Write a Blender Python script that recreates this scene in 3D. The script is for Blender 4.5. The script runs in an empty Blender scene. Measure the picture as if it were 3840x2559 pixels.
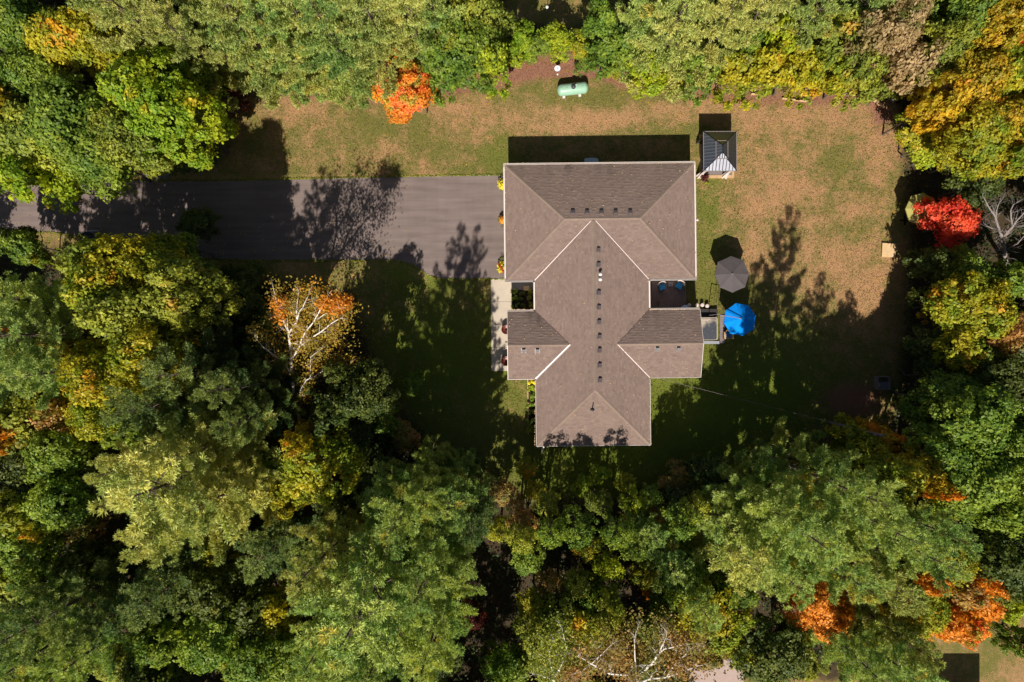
import bpy, math, random
import numpy as np
from mathutils import Vector, Matrix

# ------------------------------------------------------------------ camera, sky, sun, exposure
C = bpy.context.scene
COL = C.collection
H = 60.0                       # flying height of the camera, metres
S = 90.0 / 3840.0              # metres on the ground per photograph pixel
cam_d = bpy.data.cameras.new('camera'); cam_d.lens = 24.0; cam_d.sensor_width = 36.0
cam_d.clip_start = 0.5; cam_d.clip_end = 3000.0
cam = bpy.data.objects.new('camera', cam_d); COL.objects.link(cam)
cam.location = (0, 0, H); cam.rotation_euler = (0, 0, 0)
C.camera = cam
SHX, SHY = 0.12, 0.97          # shadow displacement per metre of height (east, north)
world = bpy.data.worlds.new('World'); C.world = world; world.use_nodes = True
wn = world.node_tree
bg = wn.nodes['Background']
sky = wn.nodes.new('ShaderNodeTexSky'); sky.sky_type = 'NISHITA'; sky.sun_disc = False
sun_dir = Vector((SHX, SHY, -1.0)).normalized()
elev = math.asin(-sun_dir.z)
sky.sun_elevation = elev
sky.sun_rotation = math.atan2(-sun_dir.x, -sun_dir.y)
wn.links.new(sky.outputs[0], bg.inputs[0]); bg.inputs[1].default_value = 0.05
sun_d = bpy.data.lights.new('sun', 'SUN'); sun_d.energy = 5.0; sun_d.angle = math.radians(0.5)
sun_d.color = (1.0, 0.94, 0.85)
sun = bpy.data.objects.new('sun', sun_d); COL.objects.link(sun)
sun.location = (0, -60, 60)
sun.rotation_euler = sun_dir.to_track_quat('-Z', 'Y').to_euler()
C.view_settings.view_transform = 'Standard'; C.view_settings.look = 'None'
C.view_settings.exposure = 0.35; C.view_settings.gamma = 1.0
C.view_settings.use_curve_mapping = False
C.render.engine = 'CYCLES'
C.cycles.max_bounces = 6; C.cycles.diffuse_bounces = 3; C.cycles.transmission_bounces = 4
C.cycles.transparent_max_bounces = 6

# ------------------------------------------------------------------ helpers
def W(px, py, z=0.0):
    """photograph pixel + height above ground -> world point"""
    k = S * (1 - z / H)
    return Vector(((px - 1920) * k, -(py - 1279.5) * k, z))

def tag(o, label=None, cat=None, group=None, kind=None):
    if label: o['label'] = label
    if cat: o['category'] = cat
    if group: o['group'] = group
    if kind: o['kind'] = kind
    return o

def empty(name, loc, rz=0.0, label=None, cat=None, group=None):
    o = bpy.data.objects.new(name, None); COL.objects.link(o)
    o.empty_display_size = 0.3
    o.location = loc; o.rotation_euler = (0, 0, rz)
    return tag(o, label, cat, group)

def link(name, me, mat=None, parent=None):
    o = bpy.data.objects.new(name, me); COL.objects.link(o)
    if mat is not None and not me.materials: me.materials.append(mat)
    if parent is not None: o.parent = parent
    return o

class MB:
    def __init__(s): s.v = []; s.f = []
    def add(s, vs, fs):
        n = len(s.v); s.v += [tuple(v) for v in vs]; s.f += [tuple(i + n for i in f) for f in fs]
        return s
    def box(s, c, d, rz=0.0, rx=0.0, ry=0.0):
        M = Matrix.Translation(Vector(c)) @ Matrix.Rotation(rz, 4, 'Z') @ Matrix.Rotation(ry, 4, 'Y') @ Matrix.Rotation(rx, 4, 'X')
        x, y, z = d[0] / 2, d[1] / 2, d[2] / 2
        vs = [M @ Vector(p) for p in ((-x,-y,-z),(x,-y,-z),(x,y,-z),(-x,y,-z),(-x,-y,z),(x,-y,z),(x,y,z),(-x,y,z))]
        return s.add(vs, [(0,3,2,1),(4,5,6,7),(0,1,5,4),(1,2,6,5),(2,3,7,6),(3,0,4,7)])
    def box2(s, a, b):
        return s.box([(p + q) / 2 for p, q in zip(a, b)], [abs(p - q) for p, q in zip(a, b)])
    def bar(s, a, b, w, h):
        a = Vector(a); b = Vector(b); d = (b - a); L = d.length; d.normalize()
        up = Vector((0, 0, 1)) if abs(d.z) < .98 else Vector((1, 0, 0))
        sd = d.cross(up).normalized(); up = sd.cross(d)
        vs = [p + sd * (i * w / 2) + up * (j * h / 2) for p in (a, b) for i, j in ((-1,-1),(1,-1),(1,1),(-1,1))]
        return s.add(vs, [(0,1,2,3),(7,6,5,4),(0,4,5,1),(1,5,6,2),(2,6,7,3),(3,7,4,0)])
    def tube(s, pts, rad, n=6, cap=True):
        pts = [Vector(p) for p in pts]
        if not isinstance(rad, (list, tuple)): rad = [rad] * len(pts)
        rings = []
        for i, p in enumerate(pts):
            d = (pts[min(i + 1, len(pts) - 1)] - pts[max(i - 1, 0)])
            if d.length < 1e-6: d = Vector((0, 0, 1))
            d.normalize()
            a = Vector((1, 0, 0)) if abs(d.x) < .8 else Vector((0, 1, 0))
            u = d.cross(a).normalized(); w = d.cross(u)
            rings.append([p + (u * math.cos(t * 2 * math.pi / n) + w * math.sin(t * 2 * math.pi / n)) * rad[i] for t in range(n)])
        vs = [v for r in rings for v in r]; fs = []
        for i in range(len(pts) - 1):
            for t in range(n):
                a = i * n + t; b = i * n + (t + 1) % n
                fs.append((a, b, b + n, a + n))
        if cap: fs.append(tuple(range(n))[::-1]); fs.append(tuple(range((len(pts) - 1) * n, len(pts) * n)))
        return s.add(vs, fs)
    def lathe(s, prof, n=16, c=(0, 0, 0)):
        vs = []; fs = []
        for r, z in prof:
            for t in range(n):
                a = t * 2 * math.pi / n
                vs.append((c[0] + r * math.cos(a), c[1] + r * math.sin(a), c[2] + z))
        for i in range(len(prof) - 1):
            for t in range(n):
                a = i * n + t; b = i * n + (t + 1) % n
                fs.append((a, b, b + n, a + n))
        fs.append(tuple(range(n))[::-1]); k = (len(prof) - 1) * n
        fs.append(tuple(range(k, k + n)))
        return s.add(vs, fs)
    def mesh(s, name, smooth=False):
        me = bpy.data.meshes.new(name); me.from_pydata(s.v, [], s.f)
        if smooth: me.polygons.foreach_set('use_smooth', [True] * len(me.polygons))
        me.update(); return me
    def build(s, name, mat, parent=None, smooth=False):
        return link(name, s.mesh(name, smooth), mat, parent)

# ------------------------------------------------------------------ materials
def new_mat(name):
    m = bpy.data.materials.new(name); m.use_nodes = True
    nt = m.node_tree; b = nt.nodes['Principled BSDF']
    return m, nt, b

def N(nt, typ, **kw):
    n = nt.nodes.new(typ)
    for k, v in kw.items():
        if k in ('op',): n.operation = v
        elif k == 'blend': n.blend_type = v
        elif k == 'dtype': n.data_type = v
        elif isinstance(k, str) and k.startswith('i_'): n.inputs[k[2:].replace('_', ' ')].default_value = v
        else: setattr(n, k, v)
    return n

def mixc(nt, fac, a, b, blend='MIX'):
    n = nt.nodes.new('ShaderNodeMix'); n.data_type = 'RGBA'; n.blend_type = blend
    for sock, v in ((n.inputs['Factor'], fac), (n.inputs['A'], a), (n.inputs['B'], b)):
        pass
    def put(sock, v):
        if hasattr(v, 'is_output') or isinstance(v, bpy.types.NodeSocket): nt.links.new(v, sock)
        elif isinstance(v, (int, float)): sock.default_value = v
        else: sock.default_value = (v[0], v[1], v[2], 1)
    put(n.inputs[0], fac); put(n.inputs[6], a); put(n.inputs[7], b)
    return n.outputs[2]

def math_(nt, op, a, b=None, c=None, clamp=False):
    n = nt.nodes.new('ShaderNodeMath'); n.operation = op; n.use_clamp = clamp
    for i, v in enumerate((a, b, c)):
        if v is None: continue
        if isinstance(v, bpy.types.NodeSocket): nt.links.new(v, n.inputs[i])
        else: n.inputs[i].default_value = v
    return n.outputs[0]

def mapr(nt, v, a, b, c=0.0, d=1.0):
    n = nt.nodes.new('ShaderNodeMapRange'); nt.links.new(v, n.inputs[0])
    for i, x in enumerate((a, b, c, d)): n.inputs[i + 1].default_value = x
    return n.outputs[0]

def noise(nt, vec, scale, detail=3, rough=.55):
    n = nt.nodes.new('ShaderNodeTexNoise')
    n.inputs['Scale'].default_value = scale; n.inputs['Detail'].default_value = detail; n.inputs['Roughness'].default_value = rough
    if vec is not None: nt.links.new(vec, n.inputs['Vector'])
    return n.outputs[0]

def pos(nt):
    return nt.nodes.new('ShaderNodeNewGeometry').outputs['Position']

def objco(nt):
    return nt.nodes.new('ShaderNodeTexCoord').outputs['Object']

def bump(nt, b, h, strength=.5, dist=.02):
    n = nt.nodes.new('ShaderNodeBump'); n.inputs['Strength'].default_value = strength; n.inputs['Distance'].default_value = dist
    nt.links.new(h, n.inputs['Height']); nt.links.new(n.outputs[0], b.inputs['Normal'])

def simple(name, col, rough=.6, metal=0.0, var=.15, scale=6.0, bmp=.2, spec=.5):
    m, nt, b = new_mat(name)
    p = objco(nt)
    n = noise(nt, p, scale, 4)
    n2 = noise(nt, p, scale * 7, 3)
    f = math_(nt, 'ADD', math_(nt, 'MULTIPLY', n, .6), math_(nt, 'MULTIPLY', n2, .4))
    c = mixc(nt, mapr(nt, f, .3, .7), [x * (1 - var) for x in col], [min(1, x * (1 + var)) for x in col])
    nt.links.new(c, b.inputs['Base Color'])
    b.inputs['Roughness'].default_value = rough; b.inputs['Metallic'].default_value = metal
    b.inputs['Specular IOR Level'].default_value = spec
    if bmp: bump(nt, b, n2, bmp, .01)
    return m

M = {}
M['white'] = simple('white_paint', (.72, .68, .64), .45, var=.08)
M['gutter'] = simple('gutter_paint', (.74, .66, .60), .4, var=.06)
M['siding'] = simple('siding', (.5, .44, .36), .6, var=.07)
M['flash'] = simple('valley_metal', (.62, .50, .46), .4, .2, var=.05)
M['concrete'] = simple('concrete', (.50, .42, .33), .85, var=.1, scale=1.6)
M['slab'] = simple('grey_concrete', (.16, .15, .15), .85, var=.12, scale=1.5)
M['vent'] = simple('vent_metal', (.16, .13, .13), .5, .3)
M['black'] = simple('black_metal', (.012, .012, .014), .4, .4)
M['dark'] = simple('dark_stain', (.03, .025, .022), .6)
M['glass'] = simple('window_glass', (.03, .04, .05), .06, 0, var=.05, bmp=0)
M['timber'] = simple('timber', (.52, .33, .17), .7, var=.25, scale=3)
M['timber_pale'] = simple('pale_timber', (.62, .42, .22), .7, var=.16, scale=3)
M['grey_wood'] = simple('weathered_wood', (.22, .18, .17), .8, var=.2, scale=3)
M['deck'] = simple('deck_stain', (.15, .10, .095), .75, var=.25, scale=3)
M['tank'] = simple('tank_paint', (.28, .46, .33), .32, var=.05, scale=2, bmp=.03)
M['tankdome'] = simple('tank_dome', (.05, .045, .05), .45, var=.15)
M['roofmetal'] = simple('gazebo_metal', (.30, .30, .33), .38, 1.0, var=.1, bmp=.05)
M['grey_fab'] = simple('grey_canvas', (.085, .070, .070), .85, var=.16, scale=1.6)
M['blue_fab'] = simple('blue_canvas', (.003, .235, .76), .95, var=.14, scale=1.6, spec=.1)
M['olive_fab'] = simple('olive_canvas', (.36, .33, .09), .85, var=.06, scale=30)
M['blue_cush'] = simple('blue_cushion', (.015, .20, .45), .8, var=.15)
M['alu'] = simple('aluminium', (.55, .54, .54), .35, .8, var=.05)
M['tubcover'] = simple('tub_shell', (.52, .42, .36), .4, var=.1)
M['rust'] = simple('rust_brown_glaze', (.14, .03, .018), .4, var=.2)
M['pot'] = simple('dark_pot', (.05, .03, .025), .6)
M['drape'] = simple('white_drape', (.62, .52, .47), .8, var=.12, scale=3)
M['soil'] = simple('soil', (.035, .022, .015), .95, var=.4, scale=8)
M['wellcover'] = simple('well_cover', (.50, .60, .75), .35, var=.06)
M['white_dish'] = simple('dish_enamel', (.62, .64, .68), .4, var=.04)
M['bluebin'] = simple('blue_plastic', (.03, .09, .6), .4)
M['bark'] = simple('grey_bark', (.10, .08, .06), .9, var=.35, scale=9, bmp=.6)
M['pinebark'] = simple('pine_bark', (.11, .075, .055), .9, var=.35, scale=9, bmp=.6)
M['birch'] = simple('birch_bark', (.66, .60, .53), .7, var=.16, scale=7, bmp=.2)
M['dead'] = simple('bare_silver_bark', (.24, .20, .18), .85, var=.25, scale=7, bmp=.3)

# shingles: tone comes from an attribute stored for every tab, algae streaks from the stain attribute
def shingle_mat(name='shingle_granules', cap=False):
    m, nt, b = new_mat(name)
    a = nt.nodes.new('ShaderNodeAttribute'); a.attribute_name = 'tone'
    sep = nt.nodes.new('ShaderNodeSeparateColor'); nt.links.new(a.outputs['Color'], sep.inputs[0])
    p = objco(nt)
    g = noise(nt, p, 60, 2)
    big = noise(nt, p, .5, 4)
    A, B = ((.158, .108, .088), (.262, .184, .150))
    if cap: A, B = (.21, .152, .118), (.245, .18, .14)
    c = mixc(nt, sep.outputs[0], A, B)
    c = mixc(nt, mapr(nt, big, .35, .65), mixc(nt, .2, c, (.10, .07, .06)), c)
    c = mixc(nt, math_(nt, 'MULTIPLY', mapr(nt, g, .3, .7), .22), c, (.35, .26, .22))
    c = mixc(nt, sep.outputs[1], c, (.085, .066, .054))
    nt.links.new(c, b.inputs['Base Color']); b.inputs['Roughness'].default_value = .9
    b.inputs['Specular IOR Level'].default_value = .2
    bump(nt, b, g, .5, .01)
    return m
M['shingle'] = shingle_mat(); M['cap'] = shingle_mat('ridge_granules', True)

def leaf_mat(name, A, B, acc=None, amt=0.0, trans=.38, wscale=.22, spec=.35):
    m, nt, b = new_mat(name)
    nt.nodes.remove(b)
    out = nt.nodes['Material Output']
    a = nt.nodes.new('ShaderNodeAttribute'); a.attribute_name = 'tint'
    sep = nt.nodes.new('ShaderNodeSeparateColor'); nt.links.new(a.outputs['Color'], sep.inputs[0])
    oi = nt.nodes.new('ShaderNodeObjectInfo')
    p = pos(nt)
    n1 = noise(nt, p, wscale, 3)
    f = math_(nt, 'ADD', mapr(nt, n1, .35, .65), math_(nt, 'MULTIPLY', math_(nt, 'SUBTRACT', sep.outputs[1], .5), .9), clamp=True)
    c = mixc(nt, f, A, B)
    if acc:
        n2 = noise(nt, p, .33, 2)
        g = math_(nt, 'ADD', n2, math_(nt, 'MULTIPLY', sep.outputs[1], .22))
        c = mixc(nt, mapr(nt, g, .78 - amt, .86 - amt), c, acc)
    br = math_(nt, 'ADD', .74, math_(nt, 'MULTIPLY', sep.outputs[0], .76))
    br = math_(nt, 'MULTIPLY', br, math_(nt, 'ADD', .88, math_(nt, 'MULTIPLY', oi.outputs['Random'], .24)))
    vm = nt.nodes.new('ShaderNodeVectorMath'); vm.operation = 'SCALE'
    nt.links.new(c, vm.inputs[0]); nt.links.new(br, vm.inputs['Scale'])
    d = nt.nodes.new('ShaderNodeBsdfPrincipled'); d.inputs['Roughness'].default_value = .55
    d.inputs['Specular IOR Level'].default_value = spec
    t = nt.nodes.new('ShaderNodeBsdfTranslucent')
    nt.links.new(vm.outputs[0], d.inputs['Base Color'])
    vm2 = nt.nodes.new('ShaderNodeVectorMath'); vm2.operation = 'MULTIPLY'
    nt.links.new(vm.outputs[0], vm2.inputs[0]); vm2.inputs[1].default_value = (1.25, 1.15, .5)
    nt.links.new(vm2.outputs[0], t.inputs[0])
    mx = nt.nodes.new('ShaderNodeMixShader'); mx.inputs[0].default_value = trans
    nt.links.new(d.outputs[0], mx.inputs[1]); nt.links.new(t.outputs[0], mx.inputs[2])
    nt.links.new(mx.outputs[0], out.inputs[0])
    return m
L = {
 'pale_pine':  leaf_mat('pale_pine_needles', (.32,.39,.10), (.54,.52,.14), trans=.34, spec=.2),
 'pine':       leaf_mat('green_pine_needles', (.21,.33,.085), (.42,.48,.115), (.52,.44,.08), .02, trans=.34, spec=.2),
 'dark_pine':  leaf_mat('dark_pine_needles', (.10,.17,.055), (.25,.30,.075), trans=.34, spec=.2),
 'goldgreen':  leaf_mat('gold_green_leaves', (.18,.24,.014), (.44,.37,.018), (.58,.32,.018), .0),
 'yellowgreen':leaf_mat('yellow_green_leaves', (.16,.26,.014), (.38,.42,.018), (.50,.38,.018), -.04),
 'green':      leaf_mat('green_leaves', (.11,.19,.022), (.26,.33,.034), (.40,.34,.025), -.06),
 'darkgreen':  leaf_mat('dark_green_leaves', (.065,.10,.02), (.135,.16,.028), (.24,.20,.025), -.08),
 'olive':      leaf_mat('olive_leaves', (.18,.23,.03), (.36,.37,.04), (.46,.30,.035), -.02),
 'gold':       leaf_mat('gold_leaves', (.32,.27,.016), (.55,.34,.016), (.58,.22,.02), .0),
 'orange':     leaf_mat('orange_leaves', (.62,.24,.02), (.72,.30,.03), (.36,.27,.02), .03),
 'fire':       leaf_mat('orange_red_leaves', (.74,.17,.05), (.74,.32,.02), (.34,.28,.03), .13, wscale=.6),
 'red':        leaf_mat('scarlet_leaves', (.62,.045,.022), (.76,.13,.05), (.74,.24,.05), .09, wscale=.7),
 'tan':        leaf_mat('tan_leaves', (.28,.22,.075), (.44,.31,.15), (.14,.15,.03), .0),
 'rusty':      leaf_mat('rusty_leaves', (.26,.21,.045), (.46,.24,.07), (.18,.19,.03), .10),
 'birch':      leaf_mat('birch_leaves', (.24,.19,.03), (.40,.25,.025), (.60,.28,.018), .0, wscale=.4),
 'burgundy':   leaf_mat('burgundy_leaves', (.07,.015,.012), (.14,.03,.02)),
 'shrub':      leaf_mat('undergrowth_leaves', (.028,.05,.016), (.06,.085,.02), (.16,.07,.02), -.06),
}
M['mum_yellow'] = simple('yellow_petals', (.80, .66, .01), .7, var=.12, scale=12)
M['mum_orange'] = simple('orange_petals', (.75, .30, .02), .7, var=.2, scale=12)
M['mum_red'] = simple('red_petals', (.60, .08, .02), .7, var=.2, scale=12)

# ------------------------------------------------------------------ the ground
def ground_mat():
    m, nt, b = new_mat('lawn_and_forest_floor')
    a = nt.nodes.new('ShaderNodeAttribute'); a.attribute_name = 'zone'
    sep = nt.nodes.new('ShaderNodeSeparateColor'); nt.links.new(a.outputs['Color'], sep.inputs[0])
    p = pos(nt)
    nm = noise(nt, p, .55, 5, .7); nf = noise(nt, p, 2.6, 6, .85); nff = noise(nt, p, 12, 4, .85)
    v = math_(nt, 'ADD', sep.outputs[0], math_(nt, 'MULTIPLY', math_(nt, 'SUBTRACT', nm, .5), 2.7))
    v = math_(nt, 'ADD', v, math_(nt, 'MULTIPLY', math_(nt, 'SUBTRACT', nf, .5), 2.4))
    v = math_(nt, 'ADD', v, math_(nt, 'MULTIPLY', math_(nt, 'SUBTRACT', nff, .5), 2.4))
    fr = mapr(nt, v, .08, .86)
    green = mixc(nt, mapr(nt, nff, .3, .7), (.10, .11, .026), (.25, .215, .055))
    tan = mixc(nt, mapr(nt, nff, .3, .7), (.31, .155, .072), (.57, .34, .165))
    green = mixc(nt, a.outputs['Alpha'], mixc(nt, mapr(nt, nff, .3, .7), (.075, .12, .014), (.21, .24, .03)), green)
    c = mixc(nt, fr, green, tan)
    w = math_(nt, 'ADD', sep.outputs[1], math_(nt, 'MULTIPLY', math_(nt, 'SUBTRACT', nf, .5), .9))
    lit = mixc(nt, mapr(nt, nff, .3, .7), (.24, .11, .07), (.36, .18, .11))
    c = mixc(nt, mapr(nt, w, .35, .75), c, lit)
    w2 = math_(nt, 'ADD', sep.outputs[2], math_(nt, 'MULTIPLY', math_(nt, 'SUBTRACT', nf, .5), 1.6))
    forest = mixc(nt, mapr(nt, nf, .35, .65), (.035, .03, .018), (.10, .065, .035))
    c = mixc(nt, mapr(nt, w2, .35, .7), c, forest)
    nt.links.new(c, b.inputs['Base Color']); b.inputs['Roughness'].default_value = .95
    b.inputs['Specular IOR Level'].default_value = .15
    hh = math_(nt, 'ADD', nff, noise(nt, p, 45, 2))
    bump(nt, b, hh, .9, .05)
    return m

CLEAR = [(880,240),(1000,300),(1250,330),(1420,360),(1500,330),(1700,330),(1850,290),(1950,230),(2240,240),(2330,300),(2500,320),(2700,345),(3000,375),(3250,345),(3320,420),(3360,600),(3380,900),(3365,1250),(3300,1560),(3100,1640),(2800,1740),(2500,1830),(2000,1850),(1700,1650),(1500,1500),(1420,1300),(1330,1080),(900,1010),(500,930),(0,880),(-800,880),(-800,700),(0,690),(500,670),(700,600),(830,500)]
CLW = [(W(x, y).x, W(x, y).y) for x, y in CLEAR]
def sdist(poly, X, Y):
    """signed distance, positive inside (numpy)"""
    d = np.full(X.shape, 1e9); inside = np.zeros(X.shape, bool)
    n = len(poly)
    for i in range(n):
        x0, y0 = poly[i]; x1, y1 = poly[(i + 1) % n]
        ex, ey = x1 - x0, y1 - y0
        t = np.clip(((X - x0) * ex + (Y - y0) * ey) / (ex * ex + ey * ey), 0, 1)
        d = np.minimum(d, np.hypot(X - x0 - t * ex, Y - y0 - t * ey))
        c = ((y0 > Y) != (y1 > Y)) & (X < (x1 - x0) * (Y - y0) / ((y1 - y0) if y1 != y0 else 1e-9) + x0)
        inside ^= c
    return np.where(inside, d, -d)

gx = np.concatenate([[-900, -500, -250, -120, -80], np.arange(-56, 56.1, .5), [80, 120, 250, 500, 900]])
gy = np.concatenate([[-900, -500, -250, -120, -80], np.arange(-50, 46.1, .5), [80, 120, 250, 500, 900]])
GX, GY = np.meshgrid(gx, gy)
SD = sdist(CLW, GX, GY)
PXX = GX / S + 1920; PYY = 1279.5 - GY / S
def blob(x, y, rx, ry):
    return np.exp(-(((PXX - x) / rx) ** 2 + ((PYY - y) / ry) ** 2))
dry = np.full(GX.shape, .30)
for x, y, rx, ry, w in ((2200,440,300,60,.5),(2180,480,200,50,.3),(1700,430,200,80,.35),(1450,560,120,60,.3),(1130,420,150,60,.35),(1000,330,120,50,.3),(2650,400,260,60,.35),
        (3300,560,90,120,.55),(3130,420,250,70,.4),(2950,700,120,120,.35),(2850,900,90,160,.3),(3200,1000,220,140,.45),(3120,800,150,80,.25),(3230,1150,150,120,.4),(2900,1000,150,90,.2),
        (1500,480,160,60,-.45),(1650,570,220,50,-.2),(2300,360,200,60,-.35),(2080,380,150,50,-.3),(1880,580,60,60,-.5),(2640,760,60,300,-.35),(2450,500,300,30,-.45),(3150,620,110,90,-.3),(3150,880,200,70,-.2),(2850,600,200,300,.2),
        (2600,1550,500,400,-.7),(2150,1750,500,160,-.6),(1650,1350,260,350,-.55),(2850,1300,160,200,-.3),(1350,470,110,50,-.3),(2700,1050,140,250,-.15),(1880,630,120,40,-.4),
        (2000,20,300,60,-.1),(3700,2350,80,200,-.35),(3820,2450,60,200,.4),(2230,1740,120,60,.15)):
    dry += w * blob(x, y, rx, ry)
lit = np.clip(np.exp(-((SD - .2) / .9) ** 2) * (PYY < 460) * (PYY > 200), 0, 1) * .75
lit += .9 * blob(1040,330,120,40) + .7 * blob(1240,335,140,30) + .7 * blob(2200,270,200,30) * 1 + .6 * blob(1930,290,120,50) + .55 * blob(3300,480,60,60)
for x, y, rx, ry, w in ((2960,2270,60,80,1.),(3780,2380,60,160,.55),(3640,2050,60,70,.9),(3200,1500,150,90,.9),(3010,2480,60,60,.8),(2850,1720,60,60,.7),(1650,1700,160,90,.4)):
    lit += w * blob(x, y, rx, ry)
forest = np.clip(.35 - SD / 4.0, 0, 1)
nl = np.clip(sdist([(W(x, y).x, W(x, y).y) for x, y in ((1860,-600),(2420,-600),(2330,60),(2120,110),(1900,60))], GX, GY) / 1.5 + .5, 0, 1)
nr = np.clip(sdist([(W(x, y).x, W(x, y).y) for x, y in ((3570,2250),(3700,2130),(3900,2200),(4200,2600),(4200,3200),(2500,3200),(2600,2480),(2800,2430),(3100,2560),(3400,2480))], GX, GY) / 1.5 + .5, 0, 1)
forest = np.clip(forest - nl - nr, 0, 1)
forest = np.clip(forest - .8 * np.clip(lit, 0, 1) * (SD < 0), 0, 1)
ny, nx = GX.shape
v = np.stack([GX, GY, np.zeros_like(GX)], -1).reshape(-1, 3)
idx = np.arange(ny * nx).reshape(ny, nx)
q = np.stack([idx[:-1, :-1], idx[:-1, 1:], idx[1:, 1:], idx[1:, :-1]], -1).reshape(-1, 4)

def np_mesh(name, v, q, attrs=None, smooth=False, k=4):
    me = bpy.data.meshes.new(name)
    me.vertices.add(len(v)); me.vertices.foreach_set('co', np.ascontiguousarray(v, np.float32).ravel())
    me.loops.add(q.size); me.loops.foreach_set('vertex_index', np.ascontiguousarray(q, np.int32).ravel())
    me.polygons.add(len(q)); me.polygons.foreach_set('loop_start', np.arange(0, q.size, k, dtype=np.int32))
    me.polygons.foreach_set('loop_total', np.full(len(q), k, np.int32))
    me.update(calc_edges=True)
    for an, arr in (attrs or {}).items():
        at = me.attributes.new(an, 'FLOAT_COLOR', 'POINT')
        at.data.foreach_set('color', np.ascontiguousarray(arr, np.float32).ravel())
    me.validate()
    return me
lush = np.zeros_like(dry)
for x, y, rx, ry, w in ((1620,1350,330,330,1),(2600,1600,420,300,1),(2250,1780,400,120,1),(1540,1030,120,60,.7),(2660,800,50,250,.6),(1870,560,60,90,.5),(2950,1450,250,200,.6)):
    lush += w * blob(x, y, rx, ry)
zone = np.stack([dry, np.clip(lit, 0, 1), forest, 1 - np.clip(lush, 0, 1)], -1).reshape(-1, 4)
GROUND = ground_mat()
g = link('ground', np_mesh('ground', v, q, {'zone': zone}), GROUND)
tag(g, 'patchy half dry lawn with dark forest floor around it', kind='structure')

def asphalt_mat():
    m, nt, b = new_mat('worn_asphalt')
    p = pos(nt)
    mp = nt.nodes.new('ShaderNodeMapping'); mp.inputs['Scale'].default_value = (.10, 1.0, 1); nt.links.new(p, mp.inputs[0])
    st = noise(nt, mp.outputs[0], 2.2, 5, .6)
    mp2 = nt.nodes.new('ShaderNodeMapping'); mp2.inputs['Scale'].default_value = (1.0, .08, 1); nt.links.new(p, mp2.inputs[0])
    st2 = noise(nt, mp2.outputs[0], 2.0, 4)
    g = noise(nt, p, 25, 3, .8); bgn = noise(nt, p, .35, 3)
    f = math_(nt, 'ADD', math_(nt, 'MULTIPLY', st, .5), math_(nt, 'ADD', math_(nt, 'MULTIPLY', st2, .1), math_(nt, 'ADD', math_(nt, 'MULTIPLY', g, .15), math_(nt, 'MULTIPLY', bgn, .25))))
    c = mixc(nt, mapr(nt, f, .34, .70), (.135, .103, .092), (.25, .192, .172))
    nt.links.new(c, b.inputs['Base Color']); b.inputs['Roughness'].default_value = .9; b.inputs['Specular IOR Level'].default_value = .2
    bump(nt, b, g, .4, .01)
    return m

def sheet(name, pts, mat, z, label, thick=0.0):
    vs = [W(x, y) for x, y in pts]
    n = len(vs)
    m = MB(); m.add([(p.x, p.y, z) for p in vs], [tuple(range(n))])
    if thick:
        m.add([(p.x, p.y, z) for p in vs] + [(p.x, p.y, z - thick) for p in vs], [(i, (i + 1) % n, n + (i + 1) % n, n + i) for i in range(n)])
    o = m.build(name, mat); tag(o, label, kind='structure')
    if m.mesh: pass
    return o
# the driveway: edges wander by a few centimetres
rg = random.Random(5)
top = [(-900,716),(-200,706),(0,700),(250,690),(480,678),(760,679),(960,676),(1200,670),(1450,664),(1700,660),(1897,657)]
bot = [(1897,1049),(1838,1047),(1700,1047),(1650,1047),(1600,1030),(1560,1000),(1510,982),(1470,977),(1200,978),(900,977),(600,960),(420,905),(200,872),(60,868),(0,866),(-300,868),(-900,870)]
def rough(pts, st=25, amp=2.0):
    out = []
    for (a, b), (c, d) in zip(pts, pts[1:]):
        n = max(1, int(math.hypot(c - a, d - b) / st))
        for i in range(n):
            t = i / n; out.append((a + (c - a) * t, b + (d - b) * t + rg.uniform(-amp, amp)))
    return out + [pts[-1]]
sheet('driveway', rough(top) + rough(bot), asphalt_mat(), .012, 'worn grey asphalt driveway running to the house')
sheet('parking_pad', [(540,602),(634,602),(634,672),(536,674)], M['slab'], .02, 'small grey concrete pad beside the shaded driveway')
sheet('path', [(2600,2480),(2780,2470),(2820,2900),(2500,2900)], simple('pale_gravel', (.42, .31, .27), .9, var=.15), .010, 'pale gravel patch at the bottom edge of the wood')

# walkway of cast squares along the west side of the house
def ring(name, px_pts, mat, z, thick, parent=None):
    vs = [W(x, y) for x, y in px_pts]
    if sum(a.x * b.y - b.x * a.y for a, b in zip(vs, vs[1:] + vs[:1])) < 0: vs.reverse()
    n = len(vs); m = MB()
    m.add([(p.x, p.y, z) for p in vs] + [(p.x, p.y, z - thick) for p in vs], [tuple(range(n))] + [(n + i, n + (i + 1) % n, (i + 1) % n, i) for i in range(n)])
    return m.build(name, mat, parent)

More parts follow.
